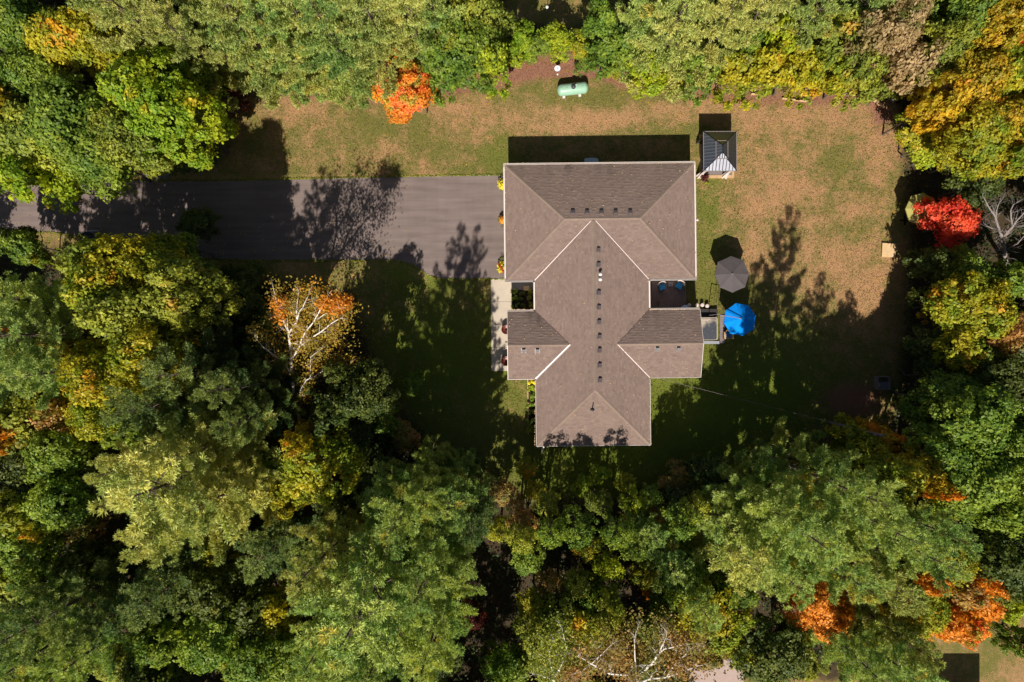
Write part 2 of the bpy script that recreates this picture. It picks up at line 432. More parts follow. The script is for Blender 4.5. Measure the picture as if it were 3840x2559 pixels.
wk = bpy.data.objects.new('walkway', None); COL.objects.link(wk); tag(wk, 'pale concrete walkway along the garage side of the house', kind='structure')
ys = [1046, 1132, 1218, 1304, 1392]
for k in range(4):
    y0, y1 = ys[k] + .5, ys[k + 1] - .5
    xo0 = 1841 + (y0 - 1046) * .007; xo1 = 1841 + (y1 - 1046) * .007
    ring('slab', [(xo0, y0), (1917, y0), (1918, y1), (xo1, y1)], M['concrete'], .05, .06, wk)
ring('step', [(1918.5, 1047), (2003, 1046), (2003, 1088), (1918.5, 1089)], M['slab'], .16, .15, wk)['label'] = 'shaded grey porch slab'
bed = ring('planting_bed', [(1918.5, 1089.6), (2003, 1088.6), (2003, 1170), (1918.5, 1170)], M['soil'], .03, .04); tag(bed, 'dark soil planting bed in the west recess', kind='structure')
bed2 = ring('planting_bed', [(1981, 1400), (2016, 1400), (2018, 1632), (1983, 1625)], M['soil'], .03, .04); tag(bed2, 'narrow planting bed along the south wing wall', kind='structure')
e = MB(); e.bar(W(1979, 1400, .06), W(1981, 1630, .06), .06, .12); tag(e.build('edging_board', M['timber_pale']), 'pale edging board along the narrow bed by the south wing', 'edging')

# ------------------------------------------------------------------ the house
HROT = 0.0115
hc = Vector((7.4, 3.0, 0))
house = empty('house', hc, HROT, 'single storey house under a brown shingled hip roof with four wings', 'house')
def T(x, y, z):
    """plan pixel (ground scale, from the image centre, y down) -> house space"""
    return Vector((x * S - hc.x, -y * S - hc.y, z))
def to_house(p):
    d = Vector((p.x - hc.x, p.y - hc.y)); c, s = math.cos(-HROT), math.sin(-HROT)
    return Vector((d.x * c - d.y * s, d.x * s + d.y * c, p.z))
EZ = 3.28; RISE = 1.58; HALF = 202.0
x0, x1, y0, y1 = -20.8, 650.8, -628.1, -217.1; ry = (y0 + y1) / 2; hm = (y1 - y0) / 2
cx0, cx1, cy1 = 81.4, 485.3, 369.9; cxm = (cx0 + cx1) / 2
wy0, wy1 = -109.0, 132.0; wym = 11.5; wh = 120.5
wx0, wx1 = -16.3, 665.0
RZ = EZ + RISE; WZ = EZ + RISE * wh / HALF
def roof_z(x, y):
    """roof surface height for a plan pixel"""
    def f(d, h): return EZ + RISE * d / h
    zs = []
    if x0 <= x <= x1 and y0 <= y <= y1: zs.append(f(min(x - x0, x1 - x, y - y0, y1 - y), hm))
    if cx0 <= x <= cx1 and ry <= y <= cy1: zs.append(f(min(x - cx0, cx1 - x, cy1 - y), HALF))
    if wy0 <= y <= wy1 and wx0 <= x <= wx1: zs.append(f(min(y - wy0, wy1 - y), HALF))
    return max(zs) if zs else EZ
planes = []   # (polygon in plan px, eave axis, stain)
planes.append(([(x1,y0),(x0,y0),(x0+hm,ry),(x1-hm,ry)], 'N', y0, hm, .8))
planes.append(([(x0,y0),(x0,y1),(x0+hm,ry)], 'W', x0, hm, .05))
planes.append(([(x1,y1),(x1,y0),(x1-hm,ry)], 'E', x1, hm, .05))
planes.append(([(x0,y1),(cx0,y1),(cxm,ry),(x0+hm,ry)], 'S', y1, hm, .0))
planes.append(([(cx1,y1),(x1,y1),(x1-hm,ry),(cxm,ry)], 'S', y1, hm, .0))
planes.append(([(cx0,y1),(cx0,wy0),(cx0+wh,wym),(cxm,wym),(cxm,ry)], 'W', cx0, HALF, .03))
planes.append(([(cx0+wh,wym),(cx0,wy1),(cx0,cy1),(cxm,cy1-HALF),(cxm,wym)], 'W', cx0, HALF, .03))
planes.append(([(cxm,ry),(cxm,wym),(cx1-wh,wym),(cx1,wy0),(cx1,y1)], 'E', cx1, HALF, .03))
planes.append(([(cxm,wym),(cxm,cy1-HALF),(cx1,cy1),(cx1,wy1),(cx1-wh,wym)], 'E', cx1, HALF, .03))
planes.append(([(cx0,cy1),(cx1,cy1),(cxm,cy1-HALF)], 'S', cy1, HALF, .0))
planes.append(([(cx0,wy0),(wx0,wy0),(wx0,wym),(cx0+wh,wym)], 'N', wy0, HALF, 1.25))
planes.append(([(wx0,wy1),(cx0,wy1),(cx0+wh,wym),(wx0,wym)], 'S', wy1, HALF, .0))
planes.append(([(wx1,wy0),(cx1,wy0),(cx1-wh,wym),(wx1,wym)], 'N', wy0, HALF, 1.25))
planes.append(([(cx1,wy1),(wx1,wy1),(wx1,wym),(cx1-wh,wym)], 'S', wy1, HALF, .0))

roof = bpy.data.objects.new('roof', None); COL.objects.link(roof); roof.parent = house
def clip(poly, a, b, c):
    """keep a*x+b*y+c >= 0"""
    out = []
    for i in range(len(poly)):
        p, q = poly[i], poly[(i + 1) % len(poly)]
        dp = a * p[0] + b * p[1] + c; dq = a * q[0] + b * q[1] + c
        if dp >= 0: out.append(p)
        if (dp >= 0) != (dq >= 0):
            t = dp / (dp - dq); out.append((p[0] + (q[0] - p[0]) * t, p[1] + (q[1] - p[1]) * t))
    return out
def prism(poly, hfun, base, frame):
    """polygon in slope coordinates (u,v) -> closed slab; returns verts, faces"""
    o, U, V, Nn = frame
    n = len(poly)
    top = [o + U * p[0] + V * p[1] + Nn * hfun(p[1]) for p in poly]
    bot_ = [o + U * p[0] + V * p[1] + Nn * base for p in poly]
    return top + bot_, [tuple(range(n))] + [(i, n + i, n + (i + 1) % n, (i + 1) % n) for i in range(n)]
rs = random.Random(11)
deckm = MB(); allsh = MB(); tone = []; singles = []
EXPO = .142
for poly, side, ec, half, stain in planes:
    out = {'N': Vector((0, 1, 0)), 'S': Vector((0, -1, 0)), 'E': Vector((1, 0, 0)), 'W': Vector((-1, 0, 0))}[side]
    run = half * S; sl = math.hypot(run, RISE)
    U = Vector((0, 0, 1)).cross(out)                     # along the eave
    V = (-out * run + Vector((0, 0, RISE))) / sl           # up the slope
    Nn = U.cross(V); Nn = Nn if Nn.z > 0 else -Nn
    o = T(0, ec, EZ) if side in 'NS' else T(ec, 0, EZ)
    def to2(p):
        w = T(p[0], p[1], 0); d = abs((p[1] if side in 'NS' else p[0]) - ec) / half
        w.z = EZ + RISE * d; r = w - o
        return (r.dot(U), r.dot(V))
    P = [to2(p) for p in poly]
    if sum(a[0] * b[1] - b[0] * a[1] for a, b in zip(P, P[1:] + P[:1])) < 0: P.reverse()
    frame = (o, U, V, Nn)
    top_, fs = [o + U * a + V * b - Nn * .03 for a, b in P], [tuple(range(len(P)))]
    deckm.add(top_, fs)
    edges = []
    for a, b in zip(P, P[1:] + P[:1]):
        edges.append((-(b[1] - a[1]), b[0] - a[0], (b[1] - a[1]) * a[0] - (b[0] - a[0]) * a[1]))
    umin, umax = min(a[0] for a in P), max(a[0] for a in P); vmax = max(a[1] for a in P)
    stre = [(rs.uniform(umin, umax), rs.uniform(.12, .5), rs.uniform(.3, 1.0), rs.uniform(.2, .9)) for _ in range(int((umax - umin) * .9))]
    r = 0; vv = 0.0
    while vv < vmax:
        u = umin - rs.random() * .3
        while u < umax:
            wd = rs.uniform(.17, .36)
            t = [(u, vv), (u + wd - .004, vv), (u + wd - .004, vv + EXPO + .02), (u, vv + EXPO + .02)]
            for e_ in edges:
                t = clip(t, *e_)
                if len(t) < 3: break
            if len(t) >= 3:
                lift = rs.choice((.013, .016, .027))
                hf = lambda y, v0=vv, l=lift: .002 + l * (1 - (y - v0) / (EXPO + .02))
                vs, f = prism(t, hf, -.004, frame)
                tn = min(1, max(0, rs.gauss(.5, .17)))
                uc = u + wd / 2; st = 0.0
                if stain > .2:
                    fade = max(0, 1 - vv / (vmax * 1.15))
                    st = stain * .22 * fade + .10 * stain
                    for su, sw, sa, sl_ in stre:
                        if abs(uc - su) < sw and vv < vmax * sl_: st += stain * sa * .42 * (1 - vv / (vmax * sl_)) * (1 - abs(uc - su) / sw)
                    if side == 'N' and half != HALF:
                        gu = T((2147 - 1920) * .946 - 10, 0, 0).dot(U) - o.dot(U)
                        if abs(uc - gu) < .28 and vv < .95: st += .55 * (1 - vv / 1.0)
                st = min(.9, st + rs.uniform(-.03, .03)); st = max(0, st)
                if len(t) == 4 and len(singles) < 300 and rs.random() < .05 and half != HALF and side in 'NS':
                    singles.append((vs, f, tn, st))
                else:
                    allsh.add(vs, f); tone += [(tn, st, 0, 1)] * len(vs)
            u += wd
        vv += EXPO; r += 1
deckm.build('underlay', M['dark'], roof)
def toned(name, mb, tn, mat, parent):
    me = mb.mesh(name)
    at = me.attributes.new('tone', 'FLOAT_COLOR', 'POINT'); at.data.foreach_set('color', np.array(tn, np.float32).ravel())
    return link(name, me, mat, parent)
tag(toned('shingles', allsh, tone, M['shingle'], roof), kind='stuff')
for vs, f, tn, st in singles:
    m = MB(); m.add(vs, f); toned('shingle', m, [(tn, st, 0, 1)] * len(vs), M['shingle'], roof)

# ridge and hip caps, one folded piece every 17 cm or so
def caps(a, b, n_lo, n_hi, wd=.15):
    a = Vector(a); b = Vector(b); d = (b - a); Ln = d.length; d.normalize()
    sd = d.cross(Vector((0, 0, 1))).normalized()
    k = max(1, int(Ln / .21)); st = Ln / k
    for i in range(k):
        p = a + d * (i * st); q = a + d * ((i + 1) * st + .015)
        m = MB(); lf = .030
        vs = []
        for pt, h in ((p, lf), (q, lf - .012)):
            vs += [pt + sd * wd + Vector((0, 0, n_lo + h * .6)), pt + Vector((0, 0, h + .012)), pt - sd * wd + Vector((0, 0, n_lo + h * .6))]
        vs += [v_ - Vector((0, 0, .02)) for v_ in vs]
        m.add(vs, [(0,3,4,1),(1,4,5,2),(0,1,7,6),(1,2,8,7),(3,9,10,4),(4,10,11,5),(0,6,9,3),(2,5,11,8)])
        toned('ridge_cap', m, [(min(1, max(0, rs.gauss(.5, .25))), 0, 0, 1)] * len(vs), M['cap'], roof)
dl = -.15 * .33
caps(T(x0, y0, EZ), T(x0 + hm, ry, RZ), dl * .7, 0); caps(T(x1, y0, EZ), T(x1 - hm, ry, RZ), dl * .7, 0)
caps(T(x0, y1, EZ), T(x0 + hm, ry, RZ), dl * .7, 0); caps(T(x1, y1, EZ), T(x1 - hm, ry, RZ), dl * .7, 0)
caps(T(x0 + hm, ry, RZ), T(x1 - hm, ry, RZ), dl, 0); caps(T(cxm, ry + 8, RZ), T(cxm, cy1 - HALF, RZ), dl, 0)
caps(T(cx0, cy1, EZ), T(cxm, cy1 - HALF, RZ), dl * .7, 0); caps(T(cx1, cy1, EZ), T(cxm, cy1 - HALF, RZ), dl * .7, 0)
caps(T(wx0, wym, WZ), T(cx0 + wh, wym, WZ), dl, 0); caps(T(wx1, wym, WZ), T(cx1 - wh, wym, WZ), dl, 0)
# open metal valleys
def valley(a, b, w):
    a = T(*a); b = T(*b); up = Vector((0, 0, .028))
    m = MB(); d = (b - a).normalized(); sd = d.cross(Vector((0, 0, 1))).normalized()
    h = Vector((0, 0, w * .5 * .24))
    m.add([a + sd * w / 2 + up + h, a + up, a - sd * w / 2 + up + h, b + sd * w / 2 + up + h, b + up, b - sd * w / 2 + up + h], [(0,1,4,3),(1,2,5,4)])
    m.build('valley_flashing', M['flash'], roof)
valley((cx0, y1, EZ), (cxm - 8, ry + 8, RZ), .06); valley((cx1, y1, EZ), (cxm + 8, ry + 8, RZ), .06)
valley((cx0, wy1, EZ), (cx0 + wh, wym, WZ), .14); valley((cx1, wy1, EZ), (cx1 - wh, wym, WZ), .065)
# the two north-facing valleys are laced shingle, dark in the trough
for a, b in (((cx0, wy0, EZ), (cx0 + wh, wym, WZ)), ((cx1, wy0, EZ), (cx1 - wh, wym, WZ))):
    m = MB(); p, q = T(*a), T(*b); sd = (q - p).normalized().cross(Vector((0, 0, 1))).normalized() * .05; u_ = Vector((0, 0, .026))
    m.add([p + sd + u_, p - sd + u_, q - sd + u_, q + sd + u_], [(0, 1, 2, 3)]); m.build('valley_flashing', simple('dark_valley', (.10, .06, .055), .7), roof)
# gutters and rake boards
def gutter(a, b, outv):
    a = T(a[0], a[1], EZ) + outv * .06; b = T(b[0], b[1], EZ) + outv * .06
    m = MB(); d = Vector((0, 0, -.05))
    m.bar(a + outv * .045, b + outv * .045, .018, .13); m.bar(a - outv * .05, b - outv * .05, .018, .13)
    m.bar(a + Vector((0, 0, -.058)), b + Vector((0, 0, -.058)), .09, .012)
    ev = m.build('gutter', M['gutter'], roof)
Nv, Sv, Ev, Wv = Vector((0,1,0)), Vector((0,-1,0)), Vector((1,0,0)), Vector((-1,0,0))
gutter((x0 - 4, y0), (x1 + 4, y0), Nv); gutter((x0, y0), (x0, y1), Wv); gutter((x1, y0), (x1, y1), Ev)
gutter((x0 - 4, y1), (cx0 - 5, y1), Sv); gutter((cx1 + 5, y1), (x1 + 4, y1), Sv)
gutter((cx0, y1 + 5), (cx0, wy0 - 5), Wv); gutter((cx1, y1 + 5), (cx1, wy0 - 5), Ev)
gutter((cx0 - 5, wy0), (wx0, wy0), Nv); gutter((cx1 + 5, wy0), (wx1, wy0), Nv)
def trim(a, b, w=.03):
    m = MB(); m.bar(a, b, w, .15); m.build('fascia', M['gutter'], roof)
trim(T(cx0 - 1, wy1 + 4, EZ - .04), T(cx0 - 1, cy1 + 1, EZ - .04)); trim(T(cx1 + 1, wy1 + 4, EZ - .04), T(cx1 + 1, cy1 + 1, EZ - .04))
trim(T(cx0, cy1 + 1, EZ - .04), T(cx1, cy1 + 1, EZ - .04), .025)
trim(T(wx0, wy1 + 1, EZ - .04), T(cx0 - 4, wy1 + 1, EZ - .04), .04); trim(T(cx1 + 4, wy1 + 1, EZ - .04), T(wx1, wy1 + 1, EZ - .04), .025)
for xx, sg in ((wx0, -1), (wx1, 1)):
    for yy in (wy0, wy1): trim(T(xx + sg, yy, EZ - .02), T(xx + sg, wym, WZ - .02), .03)
# soffits
for i, (a, b, c_, d) in enumerate(((x0, x1, y0, y1), (cx0, cx1, y1 - 20, cy1), (wx0, wx1, wy0, wy1))):
    m = MB(); z = EZ - .12 - i * .006; m.add([T(a, c_, z), T(b, c_, z), T(b, d, z), T(a, d, z)], [(0, 1, 2, 3)]); m.build('soffit', M['white'], roof)
# walls
def wallbox(name, a, b, c_, d, zt):
    m = MB(); m.box2(T(a, c_, 0), T(b, d, zt)); return m.build(name, M['siding'], house)
IN = 17
wallbox('wall', x0 + IN, x1 - IN, y0 + IN, y1 - IN, EZ - .15); wallbox('wall', cx0 + IN, cx1 - IN, y1 - IN - .3, cy1 - IN, EZ - .155)
for a, b in ((wx0 + IN, cx0 + IN + .3), (cx1 - IN - .3, wx1 - IN)):
    wallbox('wall', a, b, wy0 + IN, wy1 - IN, EZ - .16)
for xx, sg in ((wx0 + IN, 1), (wx1 - IN, -1)):
    m = MB(); A = [T(xx, wy0 + IN, EZ - .15), T(xx, wy1 - IN, EZ - .15), T(xx, wym, WZ - .12)]
    B_ = [T(xx + sg * 6, wy0 + IN, EZ - .15), T(xx + sg * 6, wy1 - IN, EZ - .15), T(xx + sg * 6, wym, WZ - .12)]
    m.add(A + B_, [(0,1,2),(3,4,5),(0,1,4,3),(1,2,5,4),(2,0,3,5)]); m.build('gable_wall', M['siding'], house)
def opening(cx, cy, w, h, zb, axis, kind='window'):
    """frame with recessed pane on a wall; axis x: wall runs along x"""
    c = T(cx, cy, zb + h / 2); out = {'N': Nv, 'S': Sv, 'E': Ev, 'W': Wv}[axis]; al = Vector((0, 0, 1)).cross(out)
    fr = MB()
    for s_ in (-1, 1):
        fr.bar(c + al * s_ * w / 2 - Vector((0, 0, h / 2)) + out * .03, c + al * s_ * w / 2 + Vector((0, 0, h / 2)) + out * .03, .08, .08)
        fr.bar(c + al * (-w / 2 - .04) + Vector((0, 0, s_ * (h / 2 + .04))) + out * .03, c + al * (w / 2 + .04) + Vector((0, 0, s_ * (h / 2 + .04))) + out * .03, .08, .08)
    f = fr.build(kind, M['white'], house)
    p = MB(); p.bar(c - al * w / 2 + out * .01, c + al * w / 2 + out * .01, .02, h)
    p.build('pane' if kind == 'window' else 'panel', M['glass'] if kind == 'window' else M['white'], f)
for xx in (100, 250, 420, 560): opening(xx, y0 + IN, 1.4, 1.2, 1.0, 'N')
for yy in (-520, -330): opening(x0 + IN, yy, 4.2, 2.3, 0.02, 'W', 'garage_door')
for yy in (-500, -330): opening(x1 - IN, yy, 1.4, 1.2, 1.0, 'E')
for xx in (180, 380): opening(xx, cy1 - IN, 1.5, 1.2, 1.0, 'S')
for yy in (200, 300): opening(cx0 + IN, yy, 1.2, 1.1, 1.0, 'W'); opening(cx1 - IN, yy, 1.2, 1.1, 1.0, 'E')
opening(wx0 + IN, 11.5, 1.8, 1.2, 1.0, 'W'); opening(560, y1 - IN, 1.8, 2.05, 0.1, 'S', 'patio_door'); opening(30, y1 - IN, .95, 2.05, 0.1, 'S', 'front_door')

def on_roof(px, py):
    z = 4.0
    for _ in range(6):
        w = W(px, py, z); p = to_house(w)
        x = (p.x + hc.x) / S; y = -(p.y + hc.y) / S
        z = roof_z(x, y)
    return p, x, y, z
def box_vent(px, py, side, pale=False):
    p, x, y, z = on_roof(px, py)
    r = empty('roof_vent', (p.x, p.y, z)); r.parent = house
    tilt = math.atan(RISE / (HALF * S))
    out = {'N': Nv, 'S': Sv, 'E': Ev}[side]
    ax = Vector((0, 0, 1)).cross(out); r.rotation_euler = Matrix.Rotation(tilt, 4, ax).to_euler()
    m = MB(); m.box((0, 0, .012), (.42, .42, .012)); m.build('flange', M['vent'], r)
    m = MB()
    vs = [(-.14,-.14,.02),(.14,-.14,.02),(.14,.14,.02),(-.14,.14,.02),(-.15,-.15,.14),(.15,-.15,.14),(.15,.15,.20),(-.15,.15,.20)]
    if side == 'N': vs = [(a, -b, c) for a, b, c in vs]
    if side == 'E': vs = [(-b, a, c) for a, b, c in vs]
    m.add(vs, [(4,5,6,7),(0,1,5,4),(1,2,6,5),(2,3,7,6),(3,0,4,7)]); m.build('hood', M['slab'] if pale else M['vent'], r)
for x in (2147.5, 2201, 2255, 2308, 2363): box_vent(x, 797, 'N')
for x, y in ((2243,938),(2243.5,993),(2244.5,1098),(2245,1153),(2246,1208),(2247,1263),(2247.5,1314),(2248,1370),(2249,1426)): box_vent(x, y, 'E')
for x, y in ((1963.8,1315),(2015,1315)): box_vent(x, y, 'S', True)
for x, y in ((2465,1309),(2544,1309)): box_vent(x, y, 'S', True)
for px, py in ((2249, 1031), (2249, 1050)):
    p, x, y, z = on_roof(px, py)
    m = MB(); m.tube([(p.x, p.y, z - .05), (p.x, p.y, z + .38)], .06, 10); f = m.build('vent_pipe', M['white'], house)
    m = MB(); m.lathe([(.13, 0), (.15, .05), (.10, .12), (.02, .15)], 14, (p.x, p.y, z + .36)); m.build('cap', M['white'], f)
p, x, y, z = on_roof(2221, 1534)
m = MB(); m.lathe([(.2, 0), (.16, .02), (.055, .08), (.055, .10)], 14, (p.x, p.y, z)); f = m.build('vent_pipe', M['black'], house)
m = MB(); m.tube([(p.x, p.y, z), (p.x, p.y, z + .75)], .045, 10); m.build('stack', M['black'], f)
m = MB(); q_ = to_house(W(2615, 827, 3.2)); m.box((q_.x, q_.y, 3.2), (.16, .12, .10)); m.build('security_light', M['white'], house)
m = MB(); q_ = to_house(W(2033, 1682, 0)); m.tube([(q_.x, q_.y + .55, 3.0), (q_.x, q_.y + .5, .35), (q_.x, q_.y, .08), (q_.x, q_.y - .3, .06)], .06, 8); m.build('downspout', M['white'], house)
m = MB(); q_ = to_house(W(2012, 1424, 3.1))

# window well cover on the north wall
r = empty('window_well', W(2216, 613), 0, 'pale blue grey window well cover against the shaded north wall', 'well cover')
m = MB(); pr = [(-.60, .0), (-.62, .12), (-.60, .33), (-.5, .42), (0, .46), (.5, .42), (.6, .33), (.62, .12), (.6, .0)]
n = len(pr); m.add([(x, y - .05, .30) for x, y in pr] + [(x * 1.03, y * 1.03 - .05, .24) for x, y in pr], [tuple(range(n))[::-1]] + [(i, i + 1, n + i + 1, n + i) for i in range(n - 1)])
m.build('cover', M['wellcover'], r)
m = MB(); m.add([(x * .96, y * .96 - .05, .24) for x, y in pr] + [(x * .96, y * .96 - .05, 0) for x, y in pr], [(i, i + 1, n + i + 1, n + i) for i in range(n - 1)]); m.build('liner', M['alu'], r)

# ------------------------------------------------------------------ garden things
def umbrella(name, px, py, zr, rise, verts_px, mat, label, arm=None, sag=.02, hubmat='alu'):
    """octagonal canopy given by its rim corners in the photograph"""
    hub = W(px, py, zr + rise)
    r = empty(name, (hub.x, hub.y, 0), 0, label, 'umbrella')
    rim = [W(x, y, zr) - Vector((hub.x, hub.y, 0)) for x, y in verts_px]
    top = Vector((0, 0, zr + rise)); n = len(rim)
    for i in range(n):
        a, b = rim[i], rim[(i + 1) % n]; m = MB(); K = 6
        vs = []; fs = []
        for j in range(K + 1):
            t = j / K
            for s_ in range(5):
                u = s_ / 4; p = (a * (1 - u) + b * u) * t + top * (1 - t) if False else top + ((a * (1 - u) + b * u) - top) * t
                p = p + Vector((0, 0, -sag * 4 * u * (1 - u) * t)) + (Vector((-p.x, -p.y, 0)) * .012 * 4 * u * (1 - u) * t)
                vs.append(p)
        for j in range(K):
            for s_ in range(4):
                q_ = j * 5 + s_; fs.append((q_, q_ + 1, q_ + 6, q_ + 5))
        base = len(vs)                       # short valance
        for s_ in range(5): vs.append(vs[K * 5 + s_] + Vector((0, 0, -.09)))
        for s_ in range(4): fs.append((K * 5 + s_, K * 5 + s_ + 1, base + s_ + 1, base + s_))
        m.add(vs, fs); m.build('canopy_panel', mat, r)
        m = MB(); m.bar(top - Vector((0, 0, .05)), a - Vector((0, 0, .02)), .02, .025); m.build('rib', M['alu'], r)
    m = MB(); m.lathe([(.05, 0), (.07, .03), (.05, .07), (.015, .10)], 12, (0, 0, zr + rise)); m.build('finial', M[hubmat], r)
    if arm is None:
        m = MB(); m.tube([(0, 0, .02), (0, 0, zr + rise)], .024, 8); m.build('pole', M['alu'], r)
        m = MB(); m.lathe([(.26, 0), (.26, .05), (.06, .09), (.04, .3)], 20); m.build('base', M['black'], r)
    else:
        ax, ay, az, mt = arm
        b = W(ax, ay, az) - Vector((hub.x, hub.y, 0))
        m = MB(); m.tube([(b.x, b.y, .05), (b.x, b.y, az)], .035, 8); m.build('post', M[mt], r)
        m = MB(); m.tube([b, (0, 0, zr + rise + .17)], .028, 8); m.tube([(0, 0, zr + rise + .17), (0, 0, zr + rise)], .02, 8); m.build('arm', M[mt], r)
        m = MB(); m.box((b.x, b.y, .04), (.9, .12, .07)); m.box((b.x, b.y, .044), (.12, .9, .07)); m.build('cross_base', M['black'], r)
    return r
umbrella('garden_umbrella', 2746.5, 1027, 2.30, .50, [(2741.3,961),(2788.7,976.3),(2809.5,1028.4),(2794.9,1077.3),(2747.4,1098.1),(2701.5,1078.9),(2680,1031.4),(2692.3,982.4)], M['grey_fab'], 'grey eight sided garden umbrella open above the lawn beside the house')
umbrella('garden_umbrella', 2776.5, 1195, 2.25, .45, [(2759.7,1137),(2807,1145.3),(2834.6,1184.5),(2827.6,1235),(2787.2,1260.4),(2740,1252),(2715.3,1212.8),(2719.9,1166.1)], M['blue_fab'], 'bright blue cantilever umbrella beside the hot tub', arm=(2690, 1179, 2.9, 'grey_wood'))
umbrella('garden_umbrella', 3458, 783, 2.2, .40, [(3463.3,723),(3506.6,747.2),(3519,790),(3494,832),(3441,841),(3409.7,830),(3395.7,783),(3417.3,735.7)], M['olive_fab'], 'olive yellow umbrella with fallen leaves on it beside the red maple', arm=(3462, 806, 2.75, 'black'))
rl = random.Random(3); m = MB()
for i in range(40):
    x = 3458 + rl.gauss(0, 26); y = 783 + rl.gauss(0, 26)
    if rl.random() < .4: x, y = 3474 + rl.gauss(0, 7), 745 + rl.gauss(0, 9)
    if math.hypot(x - 3458, y - 783) > 48: continue
    z = 2.62 - .4 * math.hypot(x - 3458, y - 783) / 60 + .02
    p = W(x, y, z); a = rl.random() * 6; s_ = rl.uniform(.05, .1)
    m.add([(p.x + s_ * math.cos(a + k * 1.57) * (1 if k % 2 else .6), p.y + s_ * math.sin(a + k * 1.57), z) for k in range(4)], [(0, 1, 2, 3)])
tag(m.build('leaf_litter', M['mum_yellow']), 'yellow fallen leaves lying on the olive umbrella', kind='stuff')

# low round white topped stools by the wing
for i, (x, y, z, mt) in enumerate(((2614,1145,.45,'drape'),(2634.3,1144.3,.45,'drape'),(2652.5,1147.5,.45,'drape'),(2585.5,1144.5,.45,'drape'))):
    c = W(x, y, z)
    lab = ['white topped round garden stool nearest the wing corner of three in sun', 'white topped round garden stool, middle one of the three in the sun', 'white topped round garden stool nearest the grey umbrella', 'white topped round garden stool standing in the shade of the recess'][i]
    r = empty('garden_stool', (c.x, c.y, 0), 0, lab, 'stool', 'round white topped stools by the east wing')
    m = MB(); m.lathe([(.16, .40), (.17, .42), (.165, .45), (.12, .462)], 18); m.build('seat', M['drape'], r, True)
    m = MB(); m.lathe([(.11, 0), (.14, .1), (.15, .25), (.13, .40)], 14); m.build('pedestal', M['grey_wood'], r, True)

r = empty('patio_table', W(2569, 1160, .7), 0, 'round pale patio table tucked under the wing eave at the deck', 'table'); r.location.z = 0
m = MB(); m.lathe([(.36, .70), (.37, .715), (.36, .73), (.3, .735)], 28); m.build('tabletop', M['wellcover'], r)
m = MB(); m.tube([(0, 0, .02), (0, 0, .7)], .03, 8); m.lathe([(.2, 0), (.2, .02), (.04, .05)], 16); m.build('pedestal', M['black'], r)

# leaves blown onto the roof and into the gutters
rl = random.Random(12); m = MB()
for i in range(420):
    if rl.random() < .5: x_, y_ = rl.choice([(rl.uniform(x0, x1), y0 - 2.5), (rl.uniform(wx0, cx0), wy0 - 2.5), (rl.uniform(cx1, wx1), wy0 - 2.5), (x0 - 2.5, rl.uniform(y0, y1)), (cx1 + 1, rl.uniform(wy1, cy1)), (cx0 - 1, rl.uniform(wy1, cy1))])
    else: x_, y_ = rl.uniform(wx0, wx1), rl.uniform(y0, cy1)
    if not ((x0 - 4 <= x_ <= x1 + 4 and y0 - 4 <= y_ <= y1) or (cx0 - 2 <= x_ <= cx1 + 2 and y1 <= y_ <= cy1) or (wx0 <= x_ <= wx1 and wy0 - 4 <= y_ <= wy1)): continue
    p = T(x_, y_, roof_z(x_, y_) + .045) + hc; a = rl.random() * 6; s_ = rl.uniform(.03, .06)
    m.add([(p.x + s_ * math.cos(a + k * 1.57) * (1 if k % 2 else .6), p.y + s_ * math.sin(a + k * 1.57), p.z + .01 * k) for k in range(4)], [(0, 1, 2, 3)])
tag(m.build('roof_leaves', M['timber']), 'dry leaves scattered on the roof and in the gutters', kind='stuff')

# deck in the east recess
deck = empty('deck', W(2502, 1106), HROT, 'dark brown wooden deck filling the recess between the east wings', 'deck')
dz = .22; w_ = 133 * S; h_ = 125 * S; nb = 22
for i in range(nb):
    bw = w_ / nb; m = MB(); m.box((-w_ / 2 + (i + .5) * bw, 0, dz - .015), (bw - .008, h_, .03)); m.build('board', M['deck'], deck)
m = MB(); m.box((w_ / 2 + .02, 0, dz / 2), (.04, h_, dz - .004)); m.build('rim_joist', M['grey_wood'], deck)
def lounge(name, px, py, rz, label):
    c = W(px, py, .45); r = empty(name, (c.x, c.y, dz), rz, label, 'chair', 'blue cushioned deck chairs')
    m = MB(); m.box((0, 0, .40), (.52, .52, .12)); m.build('seat_cushion', M['blue_cush'], r)
    m = MB(); m.lathe([(.30, .30), (.31, .33), (.30, .345)], 20); m.build('seat', M['black'], r)
    m = MB(); vs = []; K = 12
    for j in range(K + 1):
        a = math.radians(35 + 110 * j / K)
        for rr, z in ((.36, .35), (.42, .78), (.46, .78), (.40, .35)): vs.append((rr * math.cos(a), rr * math.sin(a), z))
    fs = [(j * 4 + t, j * 4 + (t + 1) % 4, (j + 1) * 4 + (t + 1) % 4, (j + 1) * 4 + t) for j in range(K) for t in range(4)]
    m.add(vs, fs + [(0, 1, 2, 3), (K * 4 + 3, K * 4 + 2, K * 4 + 1, K * 4)]); m.build('backrest', M['drape'], r)
    for sx in (-1, 1):
        for sy in (-1, 1):
            m = MB(); m.tube([(sx * .20, sy * .20, .31), (sx * .25, sy * .25, 0)], .016, 6); m.build('leg', M['black'], r)
lounge('deck_chair', 2481, 1077, .35, 'round deck chair with blue cushion near the house wall')
lounge('deck_chair', 2545, 1073, -.55, 'round deck chair with blue cushion at the outer deck edge')
r = empty('side_table', (W(2513, 1067, .4).x, W(2513, 1067, .4).y, dz), 0, 'small grey side table between the two blue deck chairs', 'table')
m = MB(); m.box((0, 0, .40), (.38, .38, .03)); m.build('tabletop', M['grey_wood'], r)
